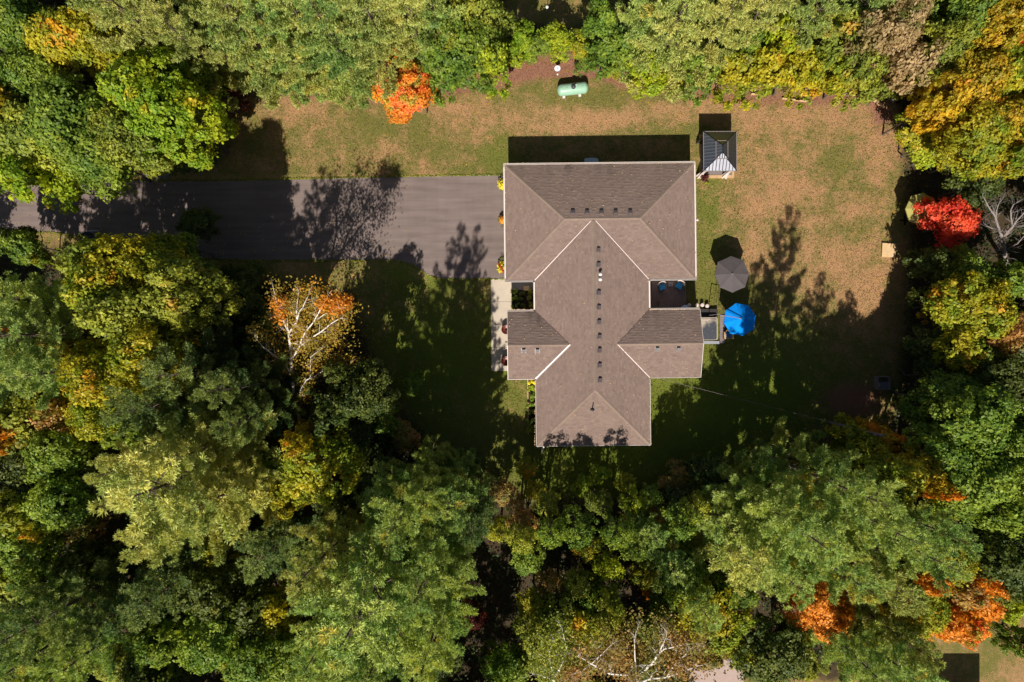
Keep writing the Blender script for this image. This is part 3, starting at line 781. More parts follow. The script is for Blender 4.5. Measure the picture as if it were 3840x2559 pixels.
for sx in (-1, 1):
    for sy in (-1, 1):
        m = MB(); m.box((sx * .16, sy * .16, .1925), (.035, .035, .385)); m.build('leg', M['grey_wood'], r)
m = MB(); m.lathe([(.05, .415), (.06, .45), (.045, .5)], 10); m.build('candle_jar', M['blue_cush'], r)
r = empty('deck_bench', (W(2497, 1140, .45).x, W(2497, 1140, .45).y, dz), HROT, 'dark low deck bench against the wing wall', 'bench')
for k in range(4): m = MB(); m.box((0, -.25 + k * .165, .43), (1.2, .155, .03)); m.build('slat', M['deck'], r)
for sx in (-1, 1):
    for sy in (-1, 1): m = MB(); m.box((sx * .52, sy * .24, .205), (.06, .06, .41)); m.build('leg', M['deck'], r)
r = empty('wall_planter', (W(2440, 1075, .3).x, W(2440, 1075, .3).y, dz), 0, 'narrow grey green planter box along the recessed wall', 'planter')
m = MB(); m.box((0, 0, .2), (.14, .75, .4)); m.build('box', M['grey_wood'], r)
m = MB(); m.box((0, 0, .402), (.10, .70, .02)); m.build('soil_fill', M['soil'], r)

# hot tub with its platform
r = empty('hot_tub', W(2658, 1234, .85), 0.0, 'square hot tub with stained grey cover beside the east wing', 'hot tub'); r.location.z = 0
HX, HY = .77, 1.0
def rrect(hx, hy, rad, z, n=5):
    out = []
    for cx_, cy_, a0 in ((hx - rad, hy - rad, 0), (-hx + rad, hy - rad, 90), (-hx + rad, -hy + rad, 180), (hx - rad, -hy + rad, 270)):
        for k in range(n + 1):
            a = math.radians(a0 + 90 * k / n); out.append((cx_ + rad * math.cos(a), cy_ + rad * math.sin(a), z))
    return out
def loft(rings, capb=True, capt=True):
    m = MB(); n = len(rings[0]); vs = [p for r_ in rings for p in r_]; fs = []
    for i in range(len(rings) - 1):
        for t in range(n): fs.append((i * n + t, i * n + (t + 1) % n, (i + 1) * n + (t + 1) % n, (i + 1) * n + t))
    if capb: fs.append(tuple(range(n))[::-1])
    if capt: fs.append(tuple(range((len(rings) - 1) * n, len(rings) * n)))
    return m.add(vs, fs)
loft([rrect(HX - .06, HY - .06, .12, 0), rrect(HX - .03, HY - .03, .14, .76)]).build('cabinet', M['dark'], r)
loft([rrect(HX - .02, HY - .02, .16, .762), rrect(HX, HY, .17, .80), rrect(HX, HY, .17, .84), rrect(HX - .08, HY - .08, .14, .86)], True, False).build('rim', M['tubcover'], r)
def cover_mat():
    m, nt, b = new_mat('stained_cover'); p = objco(nt)
    n1 = noise(nt, p, 1.1, 4, .6); sx = nt.nodes.new('ShaderNodeSeparateXYZ'); nt.links.new(p, sx.inputs[0])
    f = math_(nt, 'ADD', n1, math_(nt, 'ADD', math_(nt, 'MULTIPLY', sx.outputs[0], .16), math_(nt, 'MULTIPLY', sx.outputs[1], -.30)))
    c = mixc(nt, mapr(nt, f, .22, .42), (.46, .38, .29), (.05, .055, .068))
    c = mixc(nt, mapr(nt, noise(nt, p, 9, 3), .5, .8), c, (.16, .14, .14))
    nt.links.new(c, b.inputs['Base Color']); b.inputs['Roughness'].default_value = .45; return m
loft([rrect(HX - .08, HY - .08, .14, .861), rrect(HX - .1, HY - .1, .13, .885)], False).build('cover', cover_mat(), r)
tag(r.children[0]) if r.children else None
r2 = empty('cover_lifter', W(2664, 1285, .95), 0, 'shiny folded white cover shelf at the foot of the hot tub', 'cover lifter'); r2.location.z = 0
m = MB(); m.box((0, 0, .93), (1.55, .26, .05), rx=.12); m.build('shelf', M['alu'], r2)
for sx in (-1, 1): m = MB(); m.box((sx * .7, 0, .45), (.05, .2, .9)); m.build('bracket', M['black'], r2)
r3 = empty('tub_step', W(2655, 1174), 0, 'low dark boarded step at the north end of the hot tub', 'step')
for k in range(4): m = MB(); m.box((0, -.26 + k * .17, .34), (1.5, .16, .03)); m.build('board', M['dark'], r3)
m = MB(); m.box((0, 0, .16), (1.44, .62, .32)); m.build('frame', M['dark'], r3)
r4 = empty('side_platform', W(2707, 1236), 0, 'narrow weathered platform between the hot tub and blue umbrella', 'platform')
for k in range(13): m = MB(); m.box((0, -1.13 + k * .19, .12), (.44, .18, .03)); m.build('board', M['grey_wood'], r4)
m = MB(); m.box((0, 0, .05), (.4, 2.36, .10)); m.build('frame', M['dark'], r4)

# wooden chair with blue cushion under the blue umbrella
r = empty('garden_chair', W(2731, 1257, .4), 0.0, 'wooden garden chair with blue cushion under the blue umbrella edge', 'chair'); r.location.z = 0
for k in range(5): m = MB(); m.box((-.24 + k * .12, .02, .36), (.105, .5, .025)); m.build('seat_slat', M['timber'], r)
m = MB(); m.box((0, .03, .41), (.46, .46, .08)); m.build('seat_cushion', M['blue_cush'], r)
for sx in (-1, 1):
    m = MB(); m.box((sx * .34, -.05, .58), (.17, .62, .03)); m.build('armrest', M['timber'], r)
    for sy in (-.28, .24): m = MB(); m.box((sx * .32, sy, .28), (.06, .06, .56)); m.build('leg', M['timber'], r)
m = MB(); m.box((0, -.30, .34), (.62, .09, .05)); m.build('front_rail', M['timber'], r)
for k in range(5): m = MB(); m.box((-.24 + k * .12, .36, .68), (.10, .03, .66), rx=-.3); m.build('back_slat', M['timber'], r)

# rail frame on the lawn, between umbrellas
r = empty('rail_frame', W(2688, 1122), 0.05, 'thin black metal frame on the lawn between the umbrellas', 'rail')
for sy in (-.55, .55): m = MB(); m.tube([(-.12, sy, 0), (-.12, sy, .9), (.12, sy, .9), (.12, sy, 0)], .016, 6); m.build('upright', M['black'], r)
m = MB(); m.tube([(-.12, -.55, .9), (-.12, .55, .9)], .013, 6); m.tube([(.12, -.55, .9), (.12, .55, .9)], .013, 6); m.build('crossbar', M['black'], r)

# propane tank
r = empty('propane_tank', W(2145, 345), math.radians(6.5), 'pale green propane tank with dark dome lying on the back lawn', 'tank')
R_ = .50; Lh = 1.36; zc = .68
prof = []
for k in range(9):
    a = math.radians(90 * k / 8); prof.append((R_ * math.sin(a), -Lh + R_ * .72 * (1 - math.cos(a))))
for k in range(8, -1, -1):
    a = math.radians(90 * k / 8); prof.append((R_ * math.sin(a), Lh - R_ * .72 * (1 - math.cos(a))))
m = MB(); m.lathe([(max(.001, a), b) for a, b in prof], 32)
m.v = [(z, y, x + zc) for x, y, z in m.v]; m.build('shell', M['tank'], r, True)
m = MB(); m.lathe([(.19, 1.10), (.20, 1.20), (.185, 1.33), (.12, 1.385), (.02, 1.40)], 20, (.02, .0, 0)); m.build('dome', M['tankdome'], r, True)
m = MB(); m.lathe([(.05, 1.14), (.05, 1.24), (.03, 1.26)], 10, (.26, .14, 0)); m.build('valve', M['white'], r)
for sx in (-.78, .62):
    m = MB(); m.box((sx, 0, .11), (.22, 1.02, .22)); m.build('foot', M['white'], r)
for x, y in ((-1.05, .06), (-.55, .0), (.85, -.02), (1.1, -.02)):
    m = MB(); m.tube([(x, y, zc + .40), (x, y, zc + R_ + .03)], .025, 8); m.build('lug', M['tankdome'], r)
# satellite dish
r = empty('satellite_dish', (W(2087, 270).x, W(2087, 270).y, 0), 0, 'small white satellite dish on a short pole left of the propane tank', 'satellite dish')
m = MB(); m.tube([(0, 0, 0), (0, 0, 1.0)], .035, 8); m.build('pole', M['alu'], r)
m = MB(); K = 24; vs = [(0, 0, 0)]; fs = []
for j in range(1, 5):
    for t in range(K): a = t * 2 * math.pi / K; rr = .26 * j / 4; vs.append((rr * math.cos(a), rr * math.sin(a), .07 * (j / 4) ** 2))
for t in range(K): fs.append((0, 1 + t, 1 + (t + 1) % K))
for j in range(3):
    for t in range(K): fs.append((1 + j * K + t, 1 + j * K + (t + 1) % K, 1 + (j + 1) * K + (t + 1) % K, 1 + (j + 1) * K + t))
m.add(vs, fs); MM = Matrix.Translation((0, -.10, 1.08)) @ Matrix.Rotation(math.radians(48), 4, 'X'); m.v = [tuple(MM @ Vector(v_)) for v_ in m.v]
m.build('reflector', M['white_dish'], r, True)
m = MB(); m.tube([(0, -.05, .95), (0, -.62, .98)], .012, 6); m.build('feed_arm', M['alu'], r)
m = MB(); m.lathe([(.03, .95), (.075, .98), (.075, 1.04), (.03, 1.06)], 12, (.02, -.62, 0)); m.build('feed_horn', M['white'], r)

# gazebo
g0 = W(2701, 567, 2.4); GZ = 2.35
gz = empty('gazebo', (g0.x, g0.y, 0), .004, 'black metal roofed gazebo on a timber platform east of the house', 'gazebo')
gx_, gy_ = 62 * S * .96, 74 * S * .96
gr = bpy.data.objects.new('roof', None); COL.objects.link(gr); gr.parent = gz
GR = .72; ridge = gy_ - gx_
def groof(hx, hy, zt, z0, pitch, nr, rd):
    rise_ = hx * pitch
    A = [(-hx, -hy), (hx, -hy), (hx, hy), (-hx, hy)]
    ridge_ = [(0, -rd, z0 + rise_), (0, rd, z0 + rise_)]
    for side in 'SNEW':
        # ribbed panels running up the slope, alternate pan heights
        L_ = 2 * (hx if side in 'SN' else hy); run = (hy - rd) if side in 'SN' else hx
        k = nr if side in 'SN' else int(nr * 1.25)
        for i in range(k):
            u0 = -L_ / 2 + L_ * i / k; u1 = -L_ / 2 + L_ * (i + 1) / k
            def lim(u):
                if side in 'SN': return run * (1 - abs(u) / hx) if abs(u) < hx else 0
                return hx if abs(u) <= rd else hx * (1 - (abs(u) - rd) / (hy - rd))
            m = MB(); pts = []
            us = sorted({u0, u0 + (u1 - u0) * .25, u0 + (u1 - u0) * .5, u0 + (u1 - u0) * .75, u1} | ({0.0} if u0 < 0 < u1 else set()) | {x for x in (-rd, rd) if u0 < x < u1})
            cols = []
            for u in us:
                t = (u - u0) / (u1 - u0); hgt = (.032 if side == 'S' else .010) * (1 if .3 < t < .7 else 0)
                d = max(0, lim(u))
                def P3(dd, z):
                    if side == 'S': return (u, -hy + dd, z)
                    if side == 'N': return (u, hy - dd, z)
                    if side == 'E': return (hx - dd, u, z)
                    return (-hx + dd, u, z)
                cols.append((P3(0, z0 + hgt), P3(d, z0 + rise_ * d / run + hgt * (d > .01))))
            for a, b in zip(cols, cols[1:]): m.add([a[0], b[0], b[1], a[1]], [(0, 1, 2, 3)])
            m.build('roof_panel', M['roofmetal'], gr)
    m = MB()
    for sx in (-1, 1):
        for sy in (-1, 1): m.bar((sx * hx, sy * hy, z0 + .03), (0, sy * rd, z0 + rise_ + .03), .05, .03)
    m.bar((0, -rd, z0 + rise_ + .035), (0, rd, z0 + rise_ + .035), .06, .03); m.build('hip_trim', M['black'], gr)
    m = MB()
    for a, b in zip(A, A[1:] + A[:1]): m.bar((a[0], a[1], z0 - .03), (b[0], b[1], z0 - .03), .05, .09)
    m.build('edge_trim', M['grey_wood'], gr)
groof(gx_, gy_, 0, GZ, .43, 10, .33)
groof(.50, .74, 0, GZ + gx_ * .43 - .50 * .43 + .12, .43, 5, .30)
for sx in (-1, 1):
    for sy in (-1, 1):
        m = MB(); m.box((sx * (gx_ - .18), sy * (gy_ - .2), GZ / 2), (.11, .11, GZ - .1)); m.build('post', M['black'], gz)
m = MB()
for sx in (-1, 1): m.box((sx * (gx_ - .18), 0, GZ - .1), (.06, 2 * gy_ - .5, .12))
for sy in (-1, 1): m.box((0, sy * (gy_ - .2), GZ - .1), (2 * gx_ - .48, .06, .12))
m.build('top_rail', M['black'], gz)
# gathered curtains at the corners
for k, (sx, sy) in enumerate(((-1, -1), (1, -1), (-1, 1), (1, 1))):
    m = MB(); pts = []; n = 20
    vs = []; fs = []
    for j, z in enumerate((.06, .9, 1.5, GZ - .2)):
        for t in range(n):
            a = t * 2 * math.pi / n; rr = (.20, .10, .09, .16)[j] * (1 + .35 * math.sin(a * 5 + k))
            vs.append((sx * (gx_ - .18) + rr * 1.5 * math.cos(a) - sx * .12, sy * (gy_ - .2) + rr * math.sin(a) + (-.12 if j == 0 and sy < 0 else 0), z))
    for j in range(3):
        for t in range(n): fs.append((j * n + t, j * n + (t + 1) % n, (j + 1) * n + (t + 1) % n, (j + 1) * n + t))
    m.add(vs, fs); m.build('curtain', M['drape'] if sy < 0 else M['dark'], gz, True)
pb = W(2685, 588); pl = empty('gazebo_platform', (pb.x, pb.y, 0), .006, 'pale timber platform with grey floor boards under the gazebo', 'platform')
PX, PY = 64.5 * S, 81 * S
for a, b, w1, nm in (((-PX, -PY + .11), (PX, -PY + .11), .22, 'edge_beam'), ((-PX + .09, -PY + .22), (-PX + .09, PY), .17, 'edge_beam'), ((PX - .09, -PY + .22), (PX - .09, PY), .17, 'edge_beam'), ((-PX + .18, PY - .09), (PX - .18, PY - .09), .17, 'edge_beam')):
    m = MB(); m.bar((a[0], a[1], .11), (b[0], b[1], .11), w1, .22); m.build(nm, M['timber'], pl)
nb = 19
for i in range(nb):
    wv = (2 * PX - .36) / nb; m = MB(); m.box((-PX + .18 + (i + .5) * wv, .02, .17), (wv - .01, 2 * PY - .42, .03)); m.build('board', M['grey_wood'], pl)
r = empty('potted_plant', W(2641, 667, .4), 0, 'dark pot plant at the corner of the gazebo platform', 'plant'); r.location.z = 0

# flat wooden lid / game platform on the lawn
r = empty('sandbox', W(3328, 940), math.radians(-3.0), 'square pale plywood lidded sandbox at the lawn edge', 'sandbox')
m = MB(); m.box((0, 0, .10), (1.14, 1.20, .19)); m.build('box', M['timber'], r)
for k in range(6): m = MB(); m.box((0, -.505 + k * .202, .205 + .002 * (k % 2)), (1.18, .197, .02)); m.build('lid_board', M['timber_pale'], r)
for sx in (-1, 1): m = MB(); m.box((sx * .54, 0, .225), (.06, 1.22, .02)); m.build('batten', M['timber_pale'], r)

# raised box in the shade of the trees
r = empty('raised_box', W(3300, 1436), 0, 'dark raised garden box in deep shade at the wood edge', 'planter')
for a, b in (((-.5, .55), (.5, .55)), ((-.5, -.55), (.5, -.55)), ((-.5, -.55), (-.5, .55)), ((.5, -.55), (.5, .55))):
    m = MB(); m.bar((a[0], a[1], .35), (b[0], b[1], .35), .07, .7); m.build('side_board', M['grey_wood'], r)
m = MB(); m.box((0, -.2, .5), (.94, .65, .04)); m.build('shelf', M['slab'], r)
for x in (-.26, 0): m = MB(); m.lathe([(.05, .1), (.06, .2), (.03, .24)], 10, (x, .28, 0)); m.build('jar', M['white'], r)

# timber edging rails at the top right
def rail(a, b, mat, label, h=.5, w=.1):
    c = (W(*a) + W(*b)) / 2; d = W(*b) - W(*a)
    r = empty('timber_rail', c, math.atan2(d.y, d.x), label, 'timber rail', 'timber rails round the beds at the lawn edge')
    Ln = d.length
    m = MB(); m.box((0, 0, h - .06), (Ln, w, .12)); m.build('rail', M[mat], r)
    for sx in (-1, 1): m = MB(); m.box((sx * (Ln / 2 - .08), 0, (h - .12) / 2), (.09, .09, h - .12)); m.build('post', M[mat], r)
    m = MB(); m.box((0, 0, (h - .12) / 2), (Ln - .26, .03, h - .16)); m.build('board', M[mat], r)
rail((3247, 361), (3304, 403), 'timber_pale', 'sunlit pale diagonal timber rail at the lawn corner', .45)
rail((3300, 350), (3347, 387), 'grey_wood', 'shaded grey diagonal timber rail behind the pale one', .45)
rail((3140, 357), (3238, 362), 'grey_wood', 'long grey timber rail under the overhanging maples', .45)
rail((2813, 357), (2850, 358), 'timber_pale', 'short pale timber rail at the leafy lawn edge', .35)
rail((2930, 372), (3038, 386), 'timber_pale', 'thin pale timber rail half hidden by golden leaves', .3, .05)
r = empty('garden_lamp', W(2936, 348), 0, 'small white topped garden lamp among golden leaves', 'lamp')
m = MB(); m.tube([(0, 0, 0), (0, 0, 3.2)], .03, 6); m.build('post', M['black'], r)
m = MB(); m.lathe([(.05, 3.2), (.16, 3.25), (.16, 3.4), (.05, 3.46)], 12); m.build('head', M['white'], r)
r = empty('garden_lamp', W(2048, 60), 0, 'small white topped garden lamp on the lawn behind the hedge', 'lamp')
m = MB(); m.tube([(0, 0, 0), (0, 0, 1.5)], .03, 6); m.build('post', M['alu'], r)
m = MB(); m.lathe([(.05, 1.5), (.13, 1.54), (.13, 1.62), (.05, 1.68)], 12); m.build('head', M['white'], r)
# dark round dish in the left wood
r = empty('round_dish', (W(330, 895, 1.2).x, W(330, 895, 1.2).y, 0), 0, 'blue grey round dish with dark rim half hidden in the left wood', 'dish')
m = MB(); m.lathe([(.02, 1.18), (.3, 1.19), (.5, 1.24)], 24); m.build('disc', M['wellcover'], r, True)
m = MB(); m.lathe([(.5, 1.22), (.58, 1.22), (.58, 1.3), (.5, 1.3)], 24); m.build('rim', M['black'], r)
m = MB(); m.tube([(0, 0, 0), (0, 0, 1.2)], .05, 8); m.build('pole', M['black'], r)
m = MB(); m.box((.5, .65, 1.25), (.9, .04, .04)); m.build('crossbar', M['alu'], r)
r = empty('storage_bin', (W(3535, 1822, 5).x, W(3535, 1822, 5).y, 0), .5, 'small bright blue bin among trees near the orange maple', 'bin')
m = MB(); m.box((0, 0, .4), (.8, .5, .8)); m.build('tub', M['bluebin'], r); m = MB(); m.box((0, 0, .83), (.86, .56, .06)); m.build('lid', M['bluebin'], r)

# glazed round pots by the walkway
for (x, y, lab) in ((1899, 1236, 'round rust brown glazed pot nearer the driveway on the walkway'), (1898, 1354, 'round rust brown glazed pot at the far end of the walkway')):
    c = W(x, y, .6); r = empty('glazed_pot', (c.x, c.y, .05), 0, lab, 'pot', 'rust brown pots on the walkway')
    m = MB(); m.lathe([(.22, 0), (.36, .15), (.43, .35), (.40, .55), (.44, .60), (.38, .60), (.34, .52)], 24); m.build('bowl', M['rust'], r, True)
    m = MB(); m.lathe([(.34, .5), (.1, .52)], 20); m.build('soil_fill', M['soil'], r)
m = MB(); c = W(1897, 1283, 2.9); q_ = c; m.box((c.x + .05, c.y, 2.2), (.25, .10, .16)); 
o = m.build('wall_lantern', M['black']); tag(o, 'small black wall lantern above the walkway', 'lantern')

# utility wire from the house eave into the woods
p0 = W(2466, 1418, 3.2); p1 = W(3300, 1632, 8.0); m = MB(); pts = []
for k in range(25):
    t = k / 24; p = p0.lerp(p1, t); p.z -= 1.0 * math.sin(math.pi * t) * .5; pts.append(p)
m.tube(pts, .010, 5); tag(m.build('utility_wire', M['grey_wood']), 'thin pale overhead wire from the south wing eave to the trees', 'wire')
r = empty('utility_pole', (p1.x, p1.y, 0), 0, 'wooden utility pole standing in the lower right wood', 'pole')
m = MB(); m.tube([(0, 0, 0), (0, 0, 8.3)], [.16, .11], 10); m.build('pole', M['grey_wood'], r); m = MB(); m.box((0, 0, 7.9), (.9, .1, .1)); m.build('crossarm', M['grey_wood'], r)
# shed just beyond the bottom edge whose shadow falls on the lower right lawn
sh = empty('shed', (W(3560, 2680).x, W(3560, 2680).y, 0), 0, 'brown shed just off the lower right lawn casting a square shadow', 'shed')
m = MB(); m.box((0, -.5, 1.9), (4.1, 4.0, 3.8)); m.build('wall', M['siding'], sh)
m = MB(); m.add([(-2.2, -2.7, 3.8), (2.2, -2.7, 3.8), (2.2, 1.7, 3.8), (-2.2, 1.7, 3.8), (-1.9, -.5, 4.6), (1.9, -.5, 4.6)], [(0, 1, 5, 4), (2, 3, 4, 5), (1, 2, 5), (3, 0, 4), (0, 3, 2, 1)]); m.build('roof', M['shingle'], sh)

# ------------------------------------------------------------------ foliage builders
def leafcards(rng, Cn, Nn, size, elong=1.35, clump=None, hfrac=None):
    n = len(Cn)
    Nn = Nn / (np.linalg.norm(Nn, axis=1, keepdims=True) + 1e-9)
    r = rng.normal(size=(n, 3)); t = np.cross(Nn, r); t /= (np.linalg.norm(t, axis=1, keepdims=True) + 1e-9)
    b = np.cross(Nn, t)
    s = (size * rng.uniform(.65, 1.35, (n, 1))) / 2
    v = np.stack([Cn - t * s * elong, Cn - b * s * .8, Cn + t * s * elong, Cn + b * s * .8], 1)
    v[:, 1] -= Nn * s * .18; v[:, 3] -= Nn * s * .18
    tint = np.zeros((n, 4, 4)); tint[..., 0] = rng.random((n, 1)); tint[..., 1] = (clump if clump is not None else rng.random(n))[:, None]
    tint[..., 3] = 1
    return v.reshape(-1, 3), tint.reshape(-1, 4)
def cards_mesh(name, v, tint):
    q = np.arange(len(v)).reshape(-1, 4)
    return np_mesh(name, v, q, {'tint': tint})
def unit(rng, n):
    d = rng.normal(size=(n, 3)); return d / np.linalg.norm(d, axis=1, keepdims=True)

def broad_tree(seed, R, Ht, nclump, per, leaf, cr, lobes=10, sparse=0.0, base=.30):
    rng = np.random.default_rng(seed)
    cz = Ht * (.5 + base / 2); rz = Ht * (1 - base) / 2
    ld = unit(rng, lobes); ld[:, 2] = np.abs(ld[:, 2]) * 1.1 - .35
    rad = np.array([R * .62, R * .62, rz * .62])
    lc = ld * rad * rng.uniform(.55, 1.05, (lobes, 1)); lc = np.vstack([lc, [[0, 0, rz * .35]]])
    lr = rng.uniform(.30, .50, lobes + 1) * R
    cs, cn = [], []
    while len(cs) < nclump:
        k = rng.integers(len(lc)); d = unit(rng, 1)[0]; d[2] = d[2] * .9 + .28; d /= np.linalg.norm(d)
        vs_ = min(1.0, rz / R * 1.1)
        p = lc[k] + d * lr[k] * np.array([1, 1, vs_]) * rng.uniform(.78, 1.08)
        ins = np.linalg.norm((lc - p) / np.array([1, 1, vs_]), axis=1) < lr * .70
        if ins.any() and rng.random() > .12: continue
        cs.append(p); cn.append(d)
    cs = np.array(cs); cn = np.array(cn)
    cs[:, 2] += cz
    k = np.repeat(np.arange(nclump), per); n = len(k)
    crr = cr * rng.uniform(.6, 1.35, nclump)[k][:, None]
    off = unit(rng, n) * rng.random((n, 1)) ** .45 * crr * np.array([1, 1, .62])
    P = cs[k] + off
    Nn = cn[k] * .55 + off / crr * .5 + rng.normal(size=(n, 3)) * .42 + np.array([0, 0, .45])
    v, t = leafcards(rng, P, Nn, leaf, clump=rng.random(nclump)[k])
    crown = cards_mesh('crown', v, t)
    m = MB(); r_ = random.Random(seed)
    tr = max(.07, Ht * .014)
    top = Vector((r_.uniform(-.3, .3), r_.uniform(-.3, .3), cz + rz * .3))
    bend = Vector((r_.uniform(-.3, .3), r_.uniform(-.3, .3), Ht * base))
    m.tube([(0, 0, -.1), (0, 0, .3), bend, top], [tr * 1.35, tr, tr * .75, tr * .25], 8)
    for i in range(len(lc) - 1):
        q = Vector(lc[i]) + Vector((0, 0, cz)); s_ = bend.lerp(top, r_.uniform(.0, .6)); mid = s_.lerp(q, .5) + Vector((r_.uniform(-.3, .3), r_.uniform(-.3, .3), -.2))
        m.tube([s_, mid, q], [tr * .45, tr * .28, tr * .08], 5)
        for j in range(5):
            e_ = q + Vector((r_.gauss(0, 1), r_.gauss(0, 1), r_.gauss(.4, .6))).normalized() * lr[i] * .9
            m.tube([mid.lerp(q, r_.random()), e_], [tr * .12, tr * .04], 4, False)
    return crown, m.mesh('trunk', True), R, Ht

def pine_tree(seed, R, Ht, whorls=13, needle=.30, dens=1.7, base=.13):
    rng = np.random.default_rng(seed); r_ = random.Random(seed)
    m = MB(); tr = Ht * .013
    lean = Vector((r_.uniform(-.5, .5), r_.uniform(-.5, .5), 0))
    def axis(z): return Vector((lean.x * (z / Ht) ** 2, lean.y * (z / Ht) ** 2, z))
    m.tube([axis(z) - Vector((0, 0, .1 if z == 0 else 0)) for z in np.linspace(0, Ht * .98, 8)], [tr * (1.2 - 1.1 * t) for t in np.linspace(0, 1, 8)], 7)
    TC, TD, TK = [], [], []
    kk = 0; nbase = 5 + seed % 2; aa = r_.random() * 6.28
    for i in range(whorls):
        f = i / (whorls - 1)
        z0 = Ht * (base + (1 - base) * (f ** .9) * .97)
        prof = (1 - f) ** .62 * (.55 + .45 * min(1, f * 3.5 + .35))
        nb = nbase if f < .85 else 3
        a0 = aa + (i % 2) * math.pi / nb + r_.uniform(-.12, .12)
        for b in range(nb):
            Lb = R * prof * r_.uniform(.72, 1.2) * (1.08 if i % 2 else .74) + .3
            a = a0 + b * 6.283 / nb + r_.uniform(-.16, .16)
            dirv = Vector((math.cos(a), math.sin(a), 0)); kk += 1
            up = r_.uniform(.0, .22) + f * .55
            def bp(t): return axis(z0) + dirv * Lb * t + Vector((0, 0, Lb * (up * t + .10 * t * t - .12 * math.sin(t * 2.4))))
            pts = [bp(t) for t in (0, .35, .7, 1)]
            br = .012 + Lb * .010
            m.tube(pts, [br, br * .7, br * .45, br * .2], 4, False)
            side = Vector((-dirv.y, dirv.x, 0))
            ns = max(2, int(Lb * 3.0))
            for s_ in range(ns):
                t = .28 + .72 * (s_ + r_.random() * .6) / ns
                for sg in (-1, 1):
                    if r_.random() < .08: continue
                    l2 = (.26 + .15 * Lb * (1.25 - t)) * r_.uniform(.55, 1.25)
                    sd = (side * sg * .85 + dirv * .75 + Vector((0, 0, r_.uniform(.05, .35)))).normalized()
                    s0 = bp(t)
                    if l2 > .5: m.tube([s0, s0 + sd * l2], [br * .3, br * .12], 3, False)
                    nt_ = max(1, int(l2 / .21 * dens))
                    for j in range(nt_):
                        TC.append(s0 + sd * l2 * (j + .8) / nt_ + Vector((r_.gauss(0, .05), r_.gauss(0, .05), r_.gauss(0, .05)))); TD.append(sd + Vector((0, 0, .55))); TK.append(kk)
            TC.append(bp(1.0)); TD.append(dirv + Vector((0, 0, .5))); TK.append(kk)
    TC = np.array([tuple(p) for p in TC]); TD = np.array([tuple(p) for p in TD]); TK = np.array(TK)
    nn = 12
    k = np.repeat(np.arange(len(TC)), nn); n = len(k)
    d = TD[k] / np.linalg.norm(TD[k], axis=1, keepdims=True) * .8 + unit(rng, n) * .85
    d /= np.linalg.norm(d, axis=1, keepdims=True)
    ln = needle * rng.uniform(.7, 1.2, (n, 1))
    r = np.array([0, 0, 1.0]) + rng.normal(size=(n, 3)) * .45; w = np.cross(d, r); w /= np.linalg.norm(w, axis=1, keepdims=True)
    wd = .034
    A = TC[k] + d * .02
    v = np.stack([A - w * wd * .6, A + d * ln * .55 - w * wd, A + d * ln, A + d * ln * .55 + w * wd], 1).reshape(-1, 3)
    tint = np.zeros((n, 4, 4)); tint[..., 0] = rng.random((n, 1)); cl = rng.random(TK.max() + 1) * .55 + .45 * 0; tk = rng.random(len(TC)) * .45
    tint[..., 1] = (cl[TK[k]] + tk[k])[:, None]; tint[..., 3] = 1
    return cards_mesh('crown', v, tint.reshape(-1, 4)), m.mesh('trunk', True), R, Ht

P_L = [broad_tree(100 + i, 5.0, 14.0, 440, 52, .21, .62, 13, base=.22) for i in range(4)]
P_M = [broad_tree(200 + i, 3.5, 11.0, 280, 48, .20, .55, 11, base=.12) for i in range(5)]
P_S = [broad_tree(300 + i, 2.1, 5.5, 115, 42, .17, .38, 9, base=.10) for i in range(4)]
P_V = [broad_tree(700 + i, 2.2, 12.0, 100, 34, .17, .42, 12, base=.2) for i in range(4)]
P_T = [broad_tree(400 + i, 1.1, 1.9, 40, 34, .13, .28, 5, base=.05) for i in range(3)]
N_L = [pine_tree(500 + i, 5.2, 20.0, 12, .34) for i in range(4)]
N_M = [pine_tree(600 + i, 3.4, 14.0, 10, .32) for i in range(3)]

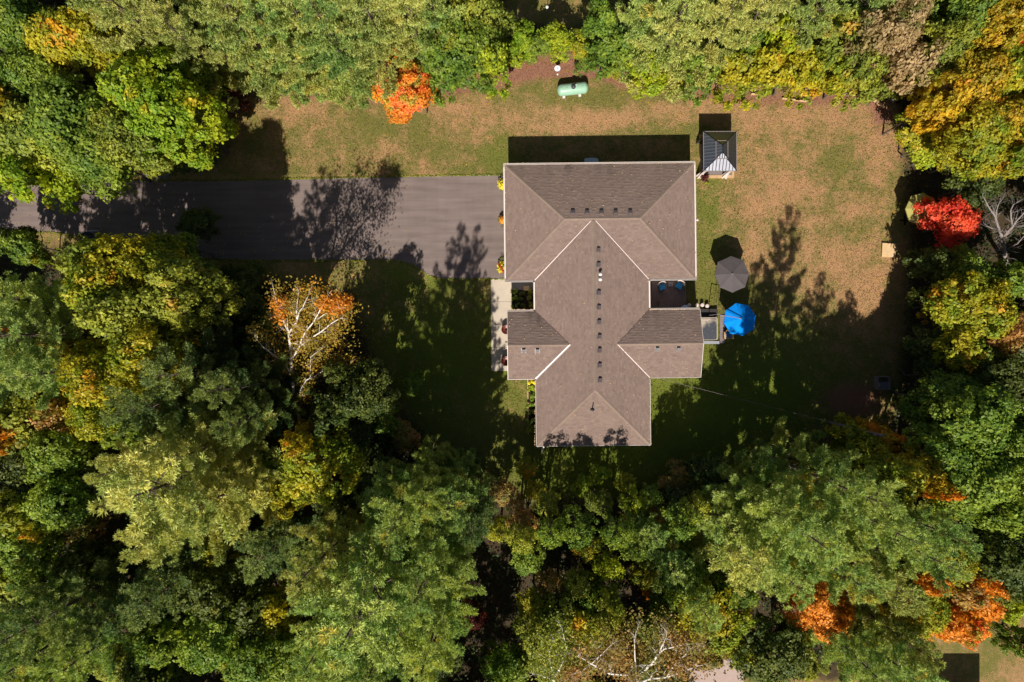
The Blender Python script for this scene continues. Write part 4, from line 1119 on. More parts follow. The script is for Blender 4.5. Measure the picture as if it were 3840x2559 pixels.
KD = 1.63195 * S
def centre(dx, dy, zc): k = KD * (1 - zc / H); return (dx - 1176.5) * k, -(dy - 784) * k
trees = []      # name, kind, palette, x, y, r(m), h, group
def add_tree(kind, pal, dx, dy, rd, h, at=None):
    pine = kind == 'N'
    zc = h * (.60 if pine else .66)
    x, y = centre(dx, dy, zc); r = rd * KD * (1 - zc / H)
    trees.append([kind, pal, x, y, r, h, dx, dy]); return trees[-1]
TL = '''
B goldgreen 170 80 95 14|B green 55 60 85 13|B green 60 175 90 13|B green 150 285 110 15|B yellowgreen 330 205 100 15|B yellowgreen 450 190 70 9
B yellowgreen 395 265 95 15|B yellowgreen 480 250 58 7|B darkgreen 505 210 40 5|B burgundy 545 235 20 4|B darkgreen 470 330 40 4|B darkgreen 420 350 50 4|B yellowgreen 395 320 60 9|B olive 50 320 105 13|B green 205 355 95 13|B yellowgreen 60 395 70 12|B olive 300 320 90 14|B yellowgreen 345 320 60 11|B darkgreen 255 30 60 9|B darkgreen 90 130 55 9
B gold 20 260 60 13|B goldgreen 120 180 60 11|B goldgreen 260 120 55 12
N pale_pine 330 60 115 18|N pale_pine 440 110 85 16|N pale_pine 560 70 110 19|N pine 640 130 80 16|N pale_pine 700 60 105 19|N pine 770 130 100 17|N pale_pine 860 55 115 19|N pine 800 175 55 10|N pale_pine 945 50 85 18|N pine 580 140 75 13|N pine 690 20 80 17|N pale_pine 500 20 90 17|N pine 1010 60 70 15|N pale_pine 250 20 70 16|N pine 1000 120 45 10|N pine 820 110 60 15|N pale_pine 620 50 70 16
B green 1065 130 85 12|B yellowgreen 1110 165 62 10|B green 1010 155 70 11|B olive 1080 30 85 12|B green 1020 190 45 8|B olive 1140 40 50 8
B yellowgreen 1200 100 40 6|B green 1235 118 38 5|B yellowgreen 1275 110 45 6|B goldgreen 1330 125 42 5|B green 1385 55 50 10|B green 1400 120 55 9|B yellowgreen 1450 140 50 7|B yellowgreen 1180 135 36 5|B goldgreen 1400 160 34 4|B green 1350 150 30 4
N pale_pine 1540 90 90 15|N pine 1480 40 80 14|N pale_pine 1650 60 100 17|B yellowgreen 1500 160 55 8|B green 1600 165 60 9|B goldgreen 1680 170 62 9|N pale_pine 1740 40 80 15|B goldgreen 1760 165 65 10|N pine 1840 70 75 14|B goldgreen 1850 165 65 10|B olive 1930 80 70 12|B goldgreen 1920 180 55 9|B olive 1990 150 65 11|B green 1700 110 60 11
B goldgreen 1560 175 40 6|B goldgreen 1800 190 36 6|N pine 1980 20 70 14|B yellowgreen 1790 100 55 11
B tan 2000 80 70 13|B tan 2075 50 80 14|B tan 2090 145 70 12|B olive 2165 110 75 13|B green 2215 45 80 13|B gold 2290 60 80 14|B goldgreen 2150 275 80 7|B gold 2225 205 85 13|B goldgreen 2300 170 80 13|B red 2345 85 30 9|B goldgreen 2250 310 95 13|B yellowgreen 2128 335 55 5.5|B gold 2320 270 80 13|B goldgreen 2320 360 70 12|B yellowgreen 2190 365 62 6|B darkgreen 2060 190 26 4|B gold 2170 230 60 13|B darkgreen 2250 420 60 8|B olive 2070 190 38 8
B darkgreen 2160 620 55 7|B green 2200 600 45 6|B green 2230 620 60 9|B goldgreen 2250 710 90 12|B gold 2195 690 50 10|B goldgreen 2210 790 60 11|B rusty 2325 760 60 11|B darkgreen 2190 700 60 8|B darkgreen 2160 780 55 8|B darkgreen 2145 860 55 7|B green 2310 640 60 10
B green 2185 920 80 12|B green 2240 960 100 15|B darkgreen 2310 880 80 12|B green 2330 1010 80 14|B green 2170 1040 80 13|B green 2240 1110 100 15|B green 2330 1150 85 15|B darkgreen 2140 950 60 8|B darkgreen 2250 850 60 10|B green 2320 1080 60 14
B gold 2030 1015 52 9|B orange 2000 985 26 8|B orange 2055 1005 24 9|B goldgreen 1960 1030 60 10|B gold 2105 1085 55 14|B orange 2135 1115 40 13|B goldgreen 2045 1100 80 15|B olive 1900 1070 60 11
N pine 1700 1120 55 13|N pine 1800 1190 125 20|N pine 1905 1110 100 22|N pine 1975 1180 95 19|N pine 1905 1300 90 18|N pine 2050 1240 100 19|N pine 1660 1190 70 12|N pale_pine 1700 1270 85 14|N pine 2110 1200 75 16|N pale_pine 2010 1330 75 15|N pine 1780 1310 70 13
B orange 1885 1392 78 10|B orange 1848 1362 45 9|B orange 1925 1410 52 10|B goldgreen 2165 1290 80 11|B orange 2245 1385 60 9|B rusty 2200 1350 60 10|B goldgreen 2110 1390 80 11|B orange 2175 1420 60 10|B fire 2225 1435 50 8|B orange 2140 1330 45 12|B orange 2260 1330 36 11|B gold 2070 1375 50 12|B orange 25 1000 45 14|B orange 2160 1310 40 9|B darkgreen 2310 1270 75 13|B darkgreen 2330 1350 60 12|B green 2340 1480 40 8|B yellowgreen 2320 1390 45 8|B olive 2290 1330 45 9
B darkgreen 1780 1500 80 11|B olive 1830 1470 50 8|N pine 1970 1510 85 16|N pine 2060 1530 80 15|N pale_pine 2060 1460 60 13|B darkgreen 1950 1440 50 8|B olive 1840 1530 45 8
B goldgreen 1645 1430 85 10|B green 1580 1330 70 10|N pine 1540 1290 70 10|B orange 1492 1355 26 5|B green 1690 1350 60 9|B goldgreen 1720 1500 50 8|N pine 1600 1380 60 12
V rusty 1160 1130 40 7|V rusty 1200 1190 42 9|V goldgreen 1150 1220 36 8|V green 1330 1215 44 12.5|V yellowgreen 1335 1120 26 6|V olive 1255 1160 34 8|V green 1270 1225 42 13|V goldgreen 1230 1130 26 5|V olive 1380 1160 34 8|V green 1420 1225 44 13.5|V yellowgreen 1455 1150 34 7|V goldgreen 1440 1110 24 5|V green 1500 1140 32 7|V rusty 1520 1180 32 7|V green 1210 1280 46 9|V olive 1200 1240 40 12|V goldgreen 1350 1260 36 9|V yellowgreen 1400 1300 40 9|V green 1460 1260 40 10|V olive 1290 1080 24 4|V goldgreen 1210 1075 26 4|V yellowgreen 1380 1090 24 4|V rusty 1100 1100 30 5|V green 1568 1200 46 12.5|V olive 1600 1170 40 11.5|V goldgreen 1480 1320 34 8|V olive 1330 1340 40 9|V rusty 1260 1340 36 8|N pine 1490 1215 50 9|B darkgreen 1560 1170 55 7|V goldgreen 1230 1390 44 8|V olive 1290 1400 50 9|B olive 1400 1400 60 10|B green 1500 1430 60 9|B goldgreen 1340 1440 65 9|B olive 1240 1470 75 10|B green 1170 1540 60 10|B burgundy 1085 1425 32 6|B rusty 1550 1110 45 5|B darkgreen 1640 1080 50 6|B green 1360 1370 50 8|B rusty 1430 1480 55 9|B rusty 1620 1500 50 9
N pale_pine 430 1100 170 21|N pale_pine 330 1060 80 17|N pale_pine 480 1030 90 19|N dark_pine 460 860 110 18|N dark_pine 380 930 90 18|N dark_pine 565 890 80 19|N dark_pine 590 960 60 18|N pale_pine 420 1200 110 18|N pale_pine 530 1130 100 19
N pine 850 1370 175 22|N pale_pine 745 1280 85 18|N pine 985 1310 105 20|N pine 755 1450 85 18|N pine 1000 1450 90 19|N pine 860 1520 90 18|N pine 1040 1130 85 17|N pine 1010 1210 80 18|N dark_pine 1090 1190 60 14|N pine 930 1160 95 22|N pine 990 1120 70 21
N dark_pine 130 1410 100 18|N pine 50 1440 90 17|N dark_pine 280 1400 80 13|N pine 200 1500 90 17|N dark_pine 380 1350 80 14|N pine 40 1530 70 15|B darkgreen 480 1350 80 11|B green 480 1470 80 12|B green 600 1520 80 11|B darkgreen 560 1400 70 10|B green 380 1480 70 11|B darkgreen 340 1540 70 10|N pine 720 1540 70 14|N dark_pine 620 1260 70 12|B green 120 1540 55 12
B goldgreen 725 1065 92 14|B gold 705 1020 55 15|B goldgreen 660 1130 60 10|B darkgreen 800 1010 70 9|B goldgreen 640 1400 60 9|B gold 600 1420 45 8|B green 620 1060 55 9|B darkgreen 840 1080 60 8|B darkgreen 770 1150 60 9|B goldgreen 500 1270 60 9
N pine 110 770 120 17|N pine 60 850 90 16|N pine 160 850 90 17|N pine 40 690 80 15|B goldgreen 250 650 100 18|B olive 200 610 70 16|B goldgreen 345 620 85 17|B olive 300 720 105 19|B goldgreen 240 860 90 17|B gold 180 800 45 13|B goldgreen 350 820 95 19|B olive 410 680 90 18|B green 430 580 60 8|B gold 30 790 50 13|B red 268 818 12 12.5
B olive 60 960 90 13|B orange 40 1000 45 12|B green 130 1040 80 13|B rusty 150 950 65 12|B goldgreen 230 950 75 13|B darkgreen 60 1090 80 12|B green 140 1150 90 13|B olive 50 1180 70 13|B rusty 200 1210 55 9|B darkgreen 230 1110 60 10|B green 60 1260 80 12|B goldgreen 90 1200 50 12|B darkgreen 200 1290 70 10|B goldgreen 330 900 55 11|B green 280 980 55 11
B darkgreen 840 905 75 14|B darkgreen 780 950 70 13|B darkgreen 790 860 50 12|B green 890 960 45 6|B rusty 920 1010 40 5|B darkgreen 600 820 70 9|B green 590 760 40 6|B darkgreen 600 1000 55 8|B darkgreen 540 700 60 7|B green 50 560 50 7|B darkgreen 20 540 35 6|B goldgreen 70 590 30 6|B darkgreen 450 520 45 5|B darkgreen 550 640 50 5|B green 940 880 30 4|B burgundy 540 215 22 5
'''
for item in TL.replace('\n', '|').split('|'):
    t = item.split()
    if len(t) == 6:
        dx_, dy_ = float(t[2]), float(t[3])
        if 490 < dx_ < 1960 and 85 < dy_ < 200: dy_ -= 26 if dx_ < 1160 else 16
        add_tree(t[0], t[1], dx_, dy_, float(t[4]), float(t[5]))
# special small ones
add_tree('B', 'fire', 930, 200, 78, 8.5); add_tree('B', 'orange', 965, 215, 48, 7.0); 
add_tree('B', 'fire', 915, 135, 34, 9.5)
add_tree('B', 'orange', 915, 238, 34, 5.0)
add_tree('B', 'red', 2186, 516, 66, 6.0)
# fill the woods around, denser to the south whose trees throw the long shadows
rf = random.Random(77)
fills = []
def insideclear(x, y): return sdist(CLW, np.array([x]), np.array([y]))[0]
NL = [(W(x, y).x, W(x, y).y) for x, y in ((1860,-600),(2420,-600),(2330,60),(2120,130),(1880,70))]
NR = [(W(x, y).x, W(x, y).y) for x, y in ((3570,2230),(3700,2130),(3900,2200),(4200,2600),(4200,3300),(2500,3300),(2600,2440),(2800,2430),(3100,2560),(3400,2480))]
for _ in range(5200):
    x = rf.uniform(-54, 54); y = rf.uniform(-50, 40)
    inview = abs(x) < 46 and abs(y) < 31
    if insideclear(x, y) > (-1.5): continue
    if sdist(NL, np.array([x]), np.array([y]))[0] > -1 or sdist(NR, np.array([x]), np.array([y]))[0] > -1.5: continue
    if x < -44 and 5 < y < 14: continue
    d = min([math.hypot(x - t[2], y - t[3]) - .35 * t[4] for t in trees] + [99])
    if d < (2.6 if inview else 4.2): continue
    if math.hypot(x - (-19.5), y + 1) < 6 or math.hypot(x - 41, y - 9) < 4.5: continue
    # the open garden strip along the east woods stays low
    h = rf.uniform(5, 8) if inview else rf.uniform(11, 17)
    if y > 22 and inview: h = rf.uniform(4, 7)
    pine = rf.random() < (.2 if inview else .55)
    pal = rf.choice(['dark_pine', 'pine']) if pine else rf.choice(['darkgreen', 'darkgreen', 'green', 'olive', 'rusty', 'goldgreen'])
    r = h * rf.uniform(.24, .32) if pine else h * rf.uniform(.30, .40)
    if insideclear(x, y) > (-5 if (-12 < x < 32 and y < -6) else -.8 * r): continue
    zc = h * .66; dx = x / (KD * (1 - zc / H)) + 1176.5; dy = -y / (KD * (1 - zc / H)) + 784
    trees.append(['N' if pine else 'B', pal, x, y, r, h, dx, dy])
print('TREES', len(trees))

LAND = [('the driveway mouth', 40, 450), ('the grey parking pad', 355, 390), ('the silver birch', 720, 800), ('the orange red tree', 930, 190), ('the propane tank', 1313, 200), ('the black gazebo', 1655, 355),
        ('the scarlet maple', 2182, 515), ('the bare silver tree', 2310, 540), ('the sandbox', 2040, 575), ('the raised garden box', 2020, 880), ('the orange maple', 1885, 1390), ('the bottom edge birches', 1420, 1530),
        ('the brown shed shadow', 2200, 1520), ('the top left corner', 0, 0), ('the bottom left corner', 0, 1568), ('the top right corner', 2353, 0), ('the south wing roof', 1365, 1000), ('the rear hedge lawn', 1240, 20),
        ('the diagonal timber rails', 2010, 230), ('the great pale pine', 430, 1100), ('the great green pine', 850, 1370), ('the round dish', 202, 550), ('the utility pole', 2043, 1000), ('the blue bin', 2166, 1117), ('the walkway', 1150, 850), ('the dark burgundy bush', 1085, 1425)]
CW = {'pale_pine': 'pale olive', 'pine': 'fresh green', 'dark_pine': 'dark green', 'goldgreen': 'gold green', 'yellowgreen': 'yellow green', 'green': 'mid green', 'darkgreen': 'dark green', 'olive': 'olive',
      'gold': 'golden', 'orange': 'bright orange', 'fire': 'orange red', 'red': 'scarlet', 'tan': 'tan', 'rusty': 'rusty brown', 'birch': 'gold', 'burgundy': 'burgundy'}
GN = {'V': 'thin young trees below the south wing', 'B': 'leafy trees of the surrounding woods', 'N': 'pines of the surrounding woods', 'S': 'shrubs and low trees at the wood edge'}
recs = []
for t in trees:
    kind, pal, x, y, r, h, dx, dy = t[:8]
    sz = 'large' if r > 4.2 else 'small' if r < 2.2 else 'middling'
    word = 'pine' if kind == 'N' else ('bush' if h < 4.6 else 'tree')
    ln, lx, ly = min(LAND, key=lambda l: math.hypot(dx - l[1], dy - l[2]))
    ddx, ddy = dx - lx, dy - ly; dist = math.hypot(ddx, ddy)
    ang = math.degrees(math.atan2(-ddy, ddx)) % 360
    dr = ['right of', 'above right of', 'above', 'above left of', 'left of', 'below left of', 'below', 'below right of'][int(((ang + 22.5) % 360) // 45)]
    offf = ', off frame' if not (-60 < dx < 2413 and -60 < dy < 1628) else ''
    if dist < 40: dr = 'beside'
    recs.append([(CW[pal], word, sz, dr, ln, offf), dist])
from collections import defaultdict
bykey = defaultdict(list)
for i, (k, d) in enumerate(recs): bykey[k].append((d, i))
ORD = ['nearest', 'second nearest', 'third nearest', 'fourth nearest', 'fifth nearest', 'sixth nearest', 'seventh nearest', 'eighth nearest'] + ['%dth nearest' % k for k in range(9, 60)]
labels = {}
for k, lst in bykey.items():
    lst.sort()
    for n_, (d, i) in enumerate(lst):
        c, w, sz, dr, ln, offf = k
        labels[i] = f'{sz} {c} {w} {dr} {ln}{offf}' + ('' if len(lst) == 1 else f', {ORD[n_]}')
for i, t in enumerate(trees):
    kind, pal, x, y, r, h, dx, dy = t[:8]
    rr = random.Random(i * 7 + 1)
    if kind == 'N': proto = rr.choice(N_L if h > 15.5 else N_M)
    elif kind == 'V': proto = rr.choice(P_V)
    elif h < 3.0: proto = rr.choice(P_T)
    elif r < 2.4: proto = rr.choice(P_S)
    elif r < 4.0: proto = rr.choice(P_M)
    else: proto = rr.choice(P_L)
    crown, trunk, R, Ht = proto
    bush = kind == 'B' and h < 4.6
    e_ = empty('pine_tree' if kind == 'N' else ('bush' if bush else 'leafy_tree'), (x, y, 0), rr.uniform(0, 6.28), labels[i], 'pine' if kind == 'N' else ('bush' if bush else 'tree'), GN['S'] if bush else GN[kind])
    s_ = r / (R * (.90 if kind == 'N' else .93)); e_.scale = (s_, s_ * rr.uniform(.92, 1.08), h / Ht)
    o = link('trunk', trunk, None, e_)
    if not trunk.materials: trunk.materials.append(M['pinebark'] if kind == 'N' else M['bark'])
    o = link('crown', crown, None, e_)
    if not crown.materials: crown.materials.append(L[pal])
    o.material_slots[0].link = 'OBJECT'; o.material_slots[0].material = L[pal]

# ------------------------------------------------------------------ silver birch, traced limb by limb
def twigs(m, rnd, p, d, ln, rad, depth, ends=None):
    pts = [p]; q = p.copy(); dd = d.copy(); n = 4
    for k in range(n):
        dd = (dd + Vector((rnd.gauss(0, .13), rnd.gauss(0, .13), rnd.gauss(.02, .08)))).normalized(); q = q + dd * ln / n; pts.append(q.copy())
    m.tube(pts, [rad * (1 - .75 * k / n) for k in range(n + 1)], 5 if rad > .02 else 3, False)
    if ends is not None: ends += [tuple(pts[-1]), tuple(pts[-2])]
    if depth > 0:
        for k in range(rnd.choice((2, 3, 3))):
            t = rnd.choice(pts[1:-1] + [pts[-1]])
            nd = (dd + Vector((rnd.gauss(0, .55), rnd.gauss(0, .55), rnd.gauss(.1, .3)))).normalized()
            twigs(m, rnd, t, nd, ln * rnd.uniform(.5, .72), rad * .5, depth - 1, ends)
def limb_tree(name, label, cat, limbs, mat, seed, twl=1.4, depth=2, per=3, leaf=None, trunk_to=None, group=None, off=None):
    rnd = random.Random(seed); first = W(*limbs[0][0][:3])
    base = Vector((first.x, first.y, 0)) if trunk_to is None else W(*trunk_to)
    r = empty(name, base, 0, label, cat, group); ends = []
    for li, pts in enumerate(limbs):
        m = MB(); P = [W(x, y, z) - base for x, y, z, w in pts]; R_ = [w for *_, w in pts]
        m.tube(P, R_, 7); 
        for k in range(len(P) - 1):
            if li == 0 and k < 2 and leaf is not None: continue
            for j in range(per):
                t = rnd.random(); s_ = P[k].lerp(P[k + 1], t); d = (P[k + 1] - P[k]).normalized()
                d = (d + Vector((rnd.gauss(0, .6), rnd.gauss(0, .6), rnd.gauss(.0, .3)))).normalized()
                twigs(m, rnd, s_, d, twl * rnd.uniform(.5, 1.1), max(.008, R_[k + 1] * .45), depth, ends)
        twigs(m, rnd, P[-1], (P[-1] - P[-2]).normalized(), twl, R_[-1] * .9, depth, ends)
        m.build('trunk' if li == 0 else 'limb', mat, r, True)
    if leaf:
        pal, cnt, size, spread, dz_ = leaf
        rng = np.random.default_rng(seed); E = np.array(ends)
        extra = off(rng) if off else np.zeros((0, 3))
        if len(extra): E = np.vstack([E, extra - np.array(base)])
        k = rng.integers(0, len(E), cnt); c_ = E[k] + rng.normal(size=(cnt, 3)) * spread + np.array([0, 0, dz_])
        c_[:, 2] = np.maximum(c_[:, 2], .5)
        v, t = leafcards(rng, c_, rng.normal(size=(cnt, 3)) * .7 + np.array([0, 0, .7]), size, clump=rng.random(len(E))[k])
        link('crown', cards_mesh('crown', v, t), L[pal], r)
    return r
BL = [
 [(1123,1574,0,.17),(1116,1530,2.0,.15),(1103,1484,3.8,.14),(1093,1402,6.2,.12),(1091,1329,7.6,.105),(1086,1280,8.8,.09),(1083,1250,9.4,.08)],
 [(1083,1250,9.4,.07),(1066,1211,10,.05),(1046,1162,10.8,.035),(1035,1120,11.4,.02)],
 [(1083,1250,9.4,.08),(1100,1225,10,.07),(1113,1205,10.4,.06),(1122,1170,11,.045),(1135,1154,11.4,.035),(1150,1120,12,.02)],
 [(1112,1205,10.4,.05),(1112,1158,11.2,.035),(1118,1115,12,.02)],
 [(1096,1340,7.2,.10),(1111,1321,7.8,.095),(1125,1298,8.5,.085),(1141,1285,9,.07),(1176,1262,10,.055),(1205,1244,10.6,.05),(1246,1211,11.6,.04),(1274,1195,12.2,.025)],
 [(1125,1298,8.5,.07),(1131,1272,9.2,.065),(1150,1240,10,.055),(1176,1208,10.8,.05),(1197,1170,11.6,.045),(1212,1140,12.2,.03)],
 [(1176,1208,10.8,.04),(1215,1180,11.6,.035),(1250,1165,12.2,.02)],
 [(1097,1415,5.9,.07),(1074,1374,7,.06),(1046,1345,7.8,.05),(1021,1329,8.4,.04),(985,1300,9.2,.025),(962,1272,9.8,.015)],
 [(1112,1530,2.2,.07),(1120,1490,4,.055),(1130,1455,5.2,.045),(1150,1425,6.2,.05),(1180,1412,6.8,.045),(1221,1386,7.6,.04),(1255,1372,8.2,.03),(1286,1368,8.6,.02)],
 [(1164,1418,6.6,.03),(1164,1380,7.6,.03),(1165,1340,8.6,.025),(1190,1320,9,.015)],
]
def bfill(rng):
    out = []
    for px, py, sx, sy, z, n in ((1180,1130,60,45,9.5,60),(1060,1170,30,40,9,22),(1260,1185,45,35,10,34),(1180,1230,70,50,8.5,44),(1250,1270,40,30,8.5,20),(1100,1110,30,30,10,14),(1270,1360,30,22,7.5,10)):
        for _ in range(n): out.append(tuple(W(px + rng.normal() * sx * .75, py + rng.normal() * sy * .75, z + rng.normal() * .8)))
    return np.array(out)
birch_ = limb_tree('birch_tree', 'leaning silver birch with white trunk and thin golden crown', 'birch', BL, M['birch'], 21, 1.0, 1, 2, ('birch', 8000, .14, .36, -.55), off=bfill)
rng = np.random.default_rng(66); oc = []
for px, py, sx, sy, z, n_ in ((1045,1150,22,30,10.6,9),(1275,1140,26,22,12.2,12),(1235,1130,22,12,12.2,6)):
    for _ in range(n_): oc.append(tuple(W(px + rng.normal() * sx * .6, py + rng.normal() * sy * .6, z + rng.normal() * .4) - birch_.location))
oc = np.array(oc); k_ = rng.integers(0, len(oc), 2200); P_ = oc[k_] + rng.normal(size=(2200, 3)) * .26
v, t = leafcards(rng, P_, rng.normal(size=(2200, 3)) * .6 + np.array([0, 0, .8]), .15, clump=rng.random(len(oc))[k_])
link('foliage', cards_mesh('foliage', v, t), L['orange'], birch_)['label'] = 'orange leaf sprays at the branch tips'
bark2 = M['birch']
B2 = [
 [(2385,2760,0,.2),(2392,2650,5,.17),(2393,2531,9.5,.13),(2420,2510,10,.11),(2446,2488,10.4,.10),(2467,2454,11,.08),(2482,2424,11.5,.05),(2495,2396,12,.03)],
 [(2467,2454,11,.07),(2490,2434,11.4,.06),(2520,2428,11.8,.05),(2549,2421,12.2,.03)],
 [(2393,2531,9.5,.10),(2340,2530,10,.09),(2287,2527,10.6,.08),(2250,2505,11,.07),(2218,2490,11.4,.06),(2195,2475,11.8,.04)],
 [(2386,2520,9.6,.05),(2381,2470,10.8,.045),(2379,2405,12,.03)],
 [(2400,2560,8.6,.09),(2440,2545,9.6,.08),(2500,2540,10.4,.07),(2560,2520,11.2,.05),(2610,2500,12,.03)],
 [(2500,2540,10.4,.06),(2518,2510,11,.055),(2535,2488,11.5,.045),(2565,2460,12.2,.025)],
 [(2218,2490,11.4,.05),(2190,2510,11.6,.045),(2162,2522,11.9,.03)],
 [(2218,2490,11.4,.04),(2245,2465,11.9,.035),(2285,2425,12.6,.02)],
]
def b2fill(rng):
    out = []
    for px, py, sx, sy, z, n in ((2350,2400,120,50,9.5,50),(2520,2480,80,50,9.5,40),(2250,2500,100,40,9,30),(2620,2520,50,40,9,20)):
        for _ in range(n): out.append(tuple(W(px + rng.normal() * sx * .75, py + rng.normal() * sy * .75, z + rng.normal() * .9)))
    return np.array(out)
limb_tree('birch_tree', 'white limbed birch spreading across the bottom edge of the photo', 'birch', B2, bark2, 31, 1.3, 2, 2, ('rusty', 7500, .15, .38, -.6), off=b2fill)
B3 = [
 [(2078,2740,0,.17),(2075,2640,5,.14),(2075,2553,8.6,.12),(2091,2523,9.4,.10),(2104,2490,10,.085),(2116,2465,10.5,.08),(2124,2429,11.2,.055),(2114,2388,12,.03)],
 [(2082,2535,9,.06),(2070,2515,9.6,.05),(2063,2480,10.4,.045),(2060,2450,11,.04),(2072,2410,12,.02)],
 [(2075,2553,8.6,.08),(2058,2543,9.2,.06),(2035,2538,9.8,.035)],
 [(2116,2465,10.5,.05),(2150,2440,11.2,.04),(2200,2430,11.9,.02)],
]
def b3fill(rng): return np.array([tuple(W(2090 + rng.normal() * 60, 2440 + rng.normal() * 45, 9 + rng.normal() * .9)) for _ in range(50)])
limb_tree('birch_tree', 'smaller white birch at the bottom edge, left of the spreading one', 'birch', B3, bark2, 41, 1.1, 2, 2, ('olive', 4200, .15, .36, -.5), off=b3fill)
BR = [
 [(3800,1030,0,.2),(3790,1011,1.2,.18),(3772,980,2.4,.17),(3764,930,4,.16),(3758,899,5,.15),(3754,880,5.6,.13)],
 [(3754,880,5.6,.10),(3744,855,6.4,.09),(3736,828,7.2,.08),(3728,805,7.8,.07),(3716,790,8.3,.06),(3702,768,9,.045),(3692,746,9.6,.03)],
 [(3736,828,7.2,.05),(3737,790,8.2,.045),(3745,765,8.8,.03),(3755,752,9.2,.02)],
 [(3758,895,5.2,.11),(3778,870,6,.10),(3797,850,6.8,.085),(3812,828,7.4,.07),(3830,810,8,.055),(3846,792,8.6,.04)],
 [(3797,850,6.8,.07),(3792,820,7.6,.06),(3790,790,8.4,.05),(3800,768,9,.035),(3826,752,9.6,.02)],
 [(3797,850,6.8,.05),(3835,848,7.4,.045),(3870,840,8,.03)],
 [(3764,930,4,.08),(3748,920,4.8,.06),(3736,908,5.6,.04)],
 [(3768,955,3.2,.06),(3735,953,4,.05),(3705,948,4.8,.03),(3690,950,5.4,.02)],
 [(3766,945,3.6,.06),(3790,925,4.6,.05),(3815,915,5.4,.04),(3845,880,6.2,.025)],
 [(3744,860,6.2,.04),(3722,858,6.8,.035),(3700,848,7.4,.02)],
]
limb_tree('bare_tree', 'leafless silver grey tree at the right edge beside the scarlet maple', 'tree', BR, M['dead'], 51, 0.9, 1, 3)

# ------------------------------------------------------------------ small plants
def cards_obj(name, pal, centres, cr, per, size, seed, parent=None, flat=.7):
    rng = np.random.default_rng(seed); Cc = np.array(centres, float); k = np.repeat(np.arange(len(Cc)), per); n = len(k)
    off = unit(rng, n) * rng.random((n, 1)) ** .5 * cr * np.array([1, 1, flat])
    v, t = leafcards(rng, Cc[k] + off, off / cr + rng.normal(size=(n, 3)) * .4 + np.array([0, 0, .6]), size, clump=rng.random(len(Cc))[k])
    return link(name, cards_mesh(name, v, t), L[pal] if pal in L else M[pal], parent)
def mum(px, py, r, cols, label):
    c = W(px, py, .6); e_ = empty('potted_flowers', (c.x, c.y, .01), 0, label, 'potted flowers', 'flower pots by the garage wall')
    m = MB(); m.lathe([(.16, 0), (.22, .3), (.24, .34), (.2, .34)], 16); m.build('pot', M['pot'], e_)
    rng = random.Random(int(px + py))
    cs = [(rng.gauss(0, r * .4), rng.gauss(0, r * .4), .55 + rng.uniform(-.1, .15)) for _ in range(10)]
    cards_obj('foliage', 'green', [(a, b, .42) for a, b, _ in cs], r * .6, 40, .08, 5, e_)
    for q, cc in enumerate(cols):
        rngn = np.random.default_rng(int(px) + q); n = 420; d = unit(rngn, n); d[:, 2] = np.abs(d[:, 2])
        P_ = d * np.array([r, r, r * .75]) * rngn.uniform(.85, 1.02, (n, 1)) * (1 + .18 * np.sin(d[:, :1] * 9) * np.cos(d[:, 1:2] * 8)) + np.array([0, 0, .45])
        if len(cols) > 1: P_ = P_[(np.sin(P_[:, 0] * 9 + P_[:, 1] * 5) > -.45) == (q == 0)]
        v, t = leafcards(rngn, P_, d[:len(P_)] + rngn.normal(size=(len(P_), 3)) * .4, .10, 1.0)
        link('blossoms', cards_mesh('blossoms', v, t), M[cc], e_)
mum(1886, 690, .50, ['mum_yellow'], 'bright yellow potted chrysanthemum at the garage corner nearest the lawn')
mum(1886, 824, .36, ['mum_orange'], 'small orange potted chrysanthemum between the two garage doors')
mum(1886, 1003, .52, ['mum_yellow', 'mum_red'], 'yellow and red potted chrysanthemum at the walkway end of the garage')
def plant(name, px, py, pal, r, h, n, per, size, label, cat='plant', group=None, seed=1, z0=.03):
    c = W(px, py, h * .6); e_ = empty(name, (c.x, c.y, z0), 0, label, cat, group); rng = random.Random(seed)
    cs = [(rng.gauss(0, r * .45), rng.gauss(0, r * .45), h * rng.uniform(.35, .95)) for _ in range(n)]
    m = MB()
    for a, b, z in cs: m.tube([(a * .2, b * .2, 0), (a, b, z)], .012, 4, False)
    m.build('stem', M['bark'], e_); cards_obj('foliage', pal, cs, r * .45, per, size, seed, e_)
    return e_
plant('flowering_plant', 1992, 1430, 'mum_yellow', .32, .7, 9, 60, .10, 'pale yellow flowering plant in the corner by the south wing', 'plant', None, 4)
rb = random.Random(8)
sh_ = ['nearest the yellow flowers', 'second from the yellow flowers', 'third from the yellow flowers', 'fourth from the yellow flowers', 'fifth from the yellow flowers', 'farthest from the yellow flowers']
for k, yy in enumerate((1455, 1485, 1513, 1545, 1580, 1615)):
    plant('bed_plant', 1994 + rb.uniform(-4, 4), yy, ['yellowgreen', 'green', 'green', 'darkgreen', 'green', 'olive'][k], .34, .65, 9, 46, .12, 'leafy green plant in the narrow wing bed, ' + sh_[k], 'plant', 'plants in the narrow bed', 20 + k)
pos_ = [(1932,1100),(1960,1100),(1988,1098),(1930,1122),(1955,1124),(1982,1122),(1934,1146),(1962,1148),(1990,1146)]
names_ = ['front row, nearest the walkway', 'front row, middle', 'front row, nearest the house wall', 'middle row, nearest the walkway', 'middle row, middle', 'middle row, nearest the house wall', 'back row, nearest the walkway', 'back row, middle', 'back row, nearest the house wall']
for k, (x, y) in enumerate(pos_):
    plant('bed_plant', x, y, ['green', 'darkgreen', 'olive'][k % 3], .28, .5, 7, 40, .10, 'low plant in the shaded recess bed, ' + names_[k], 'plant', 'plants in the shaded recess bed', 40 + k)
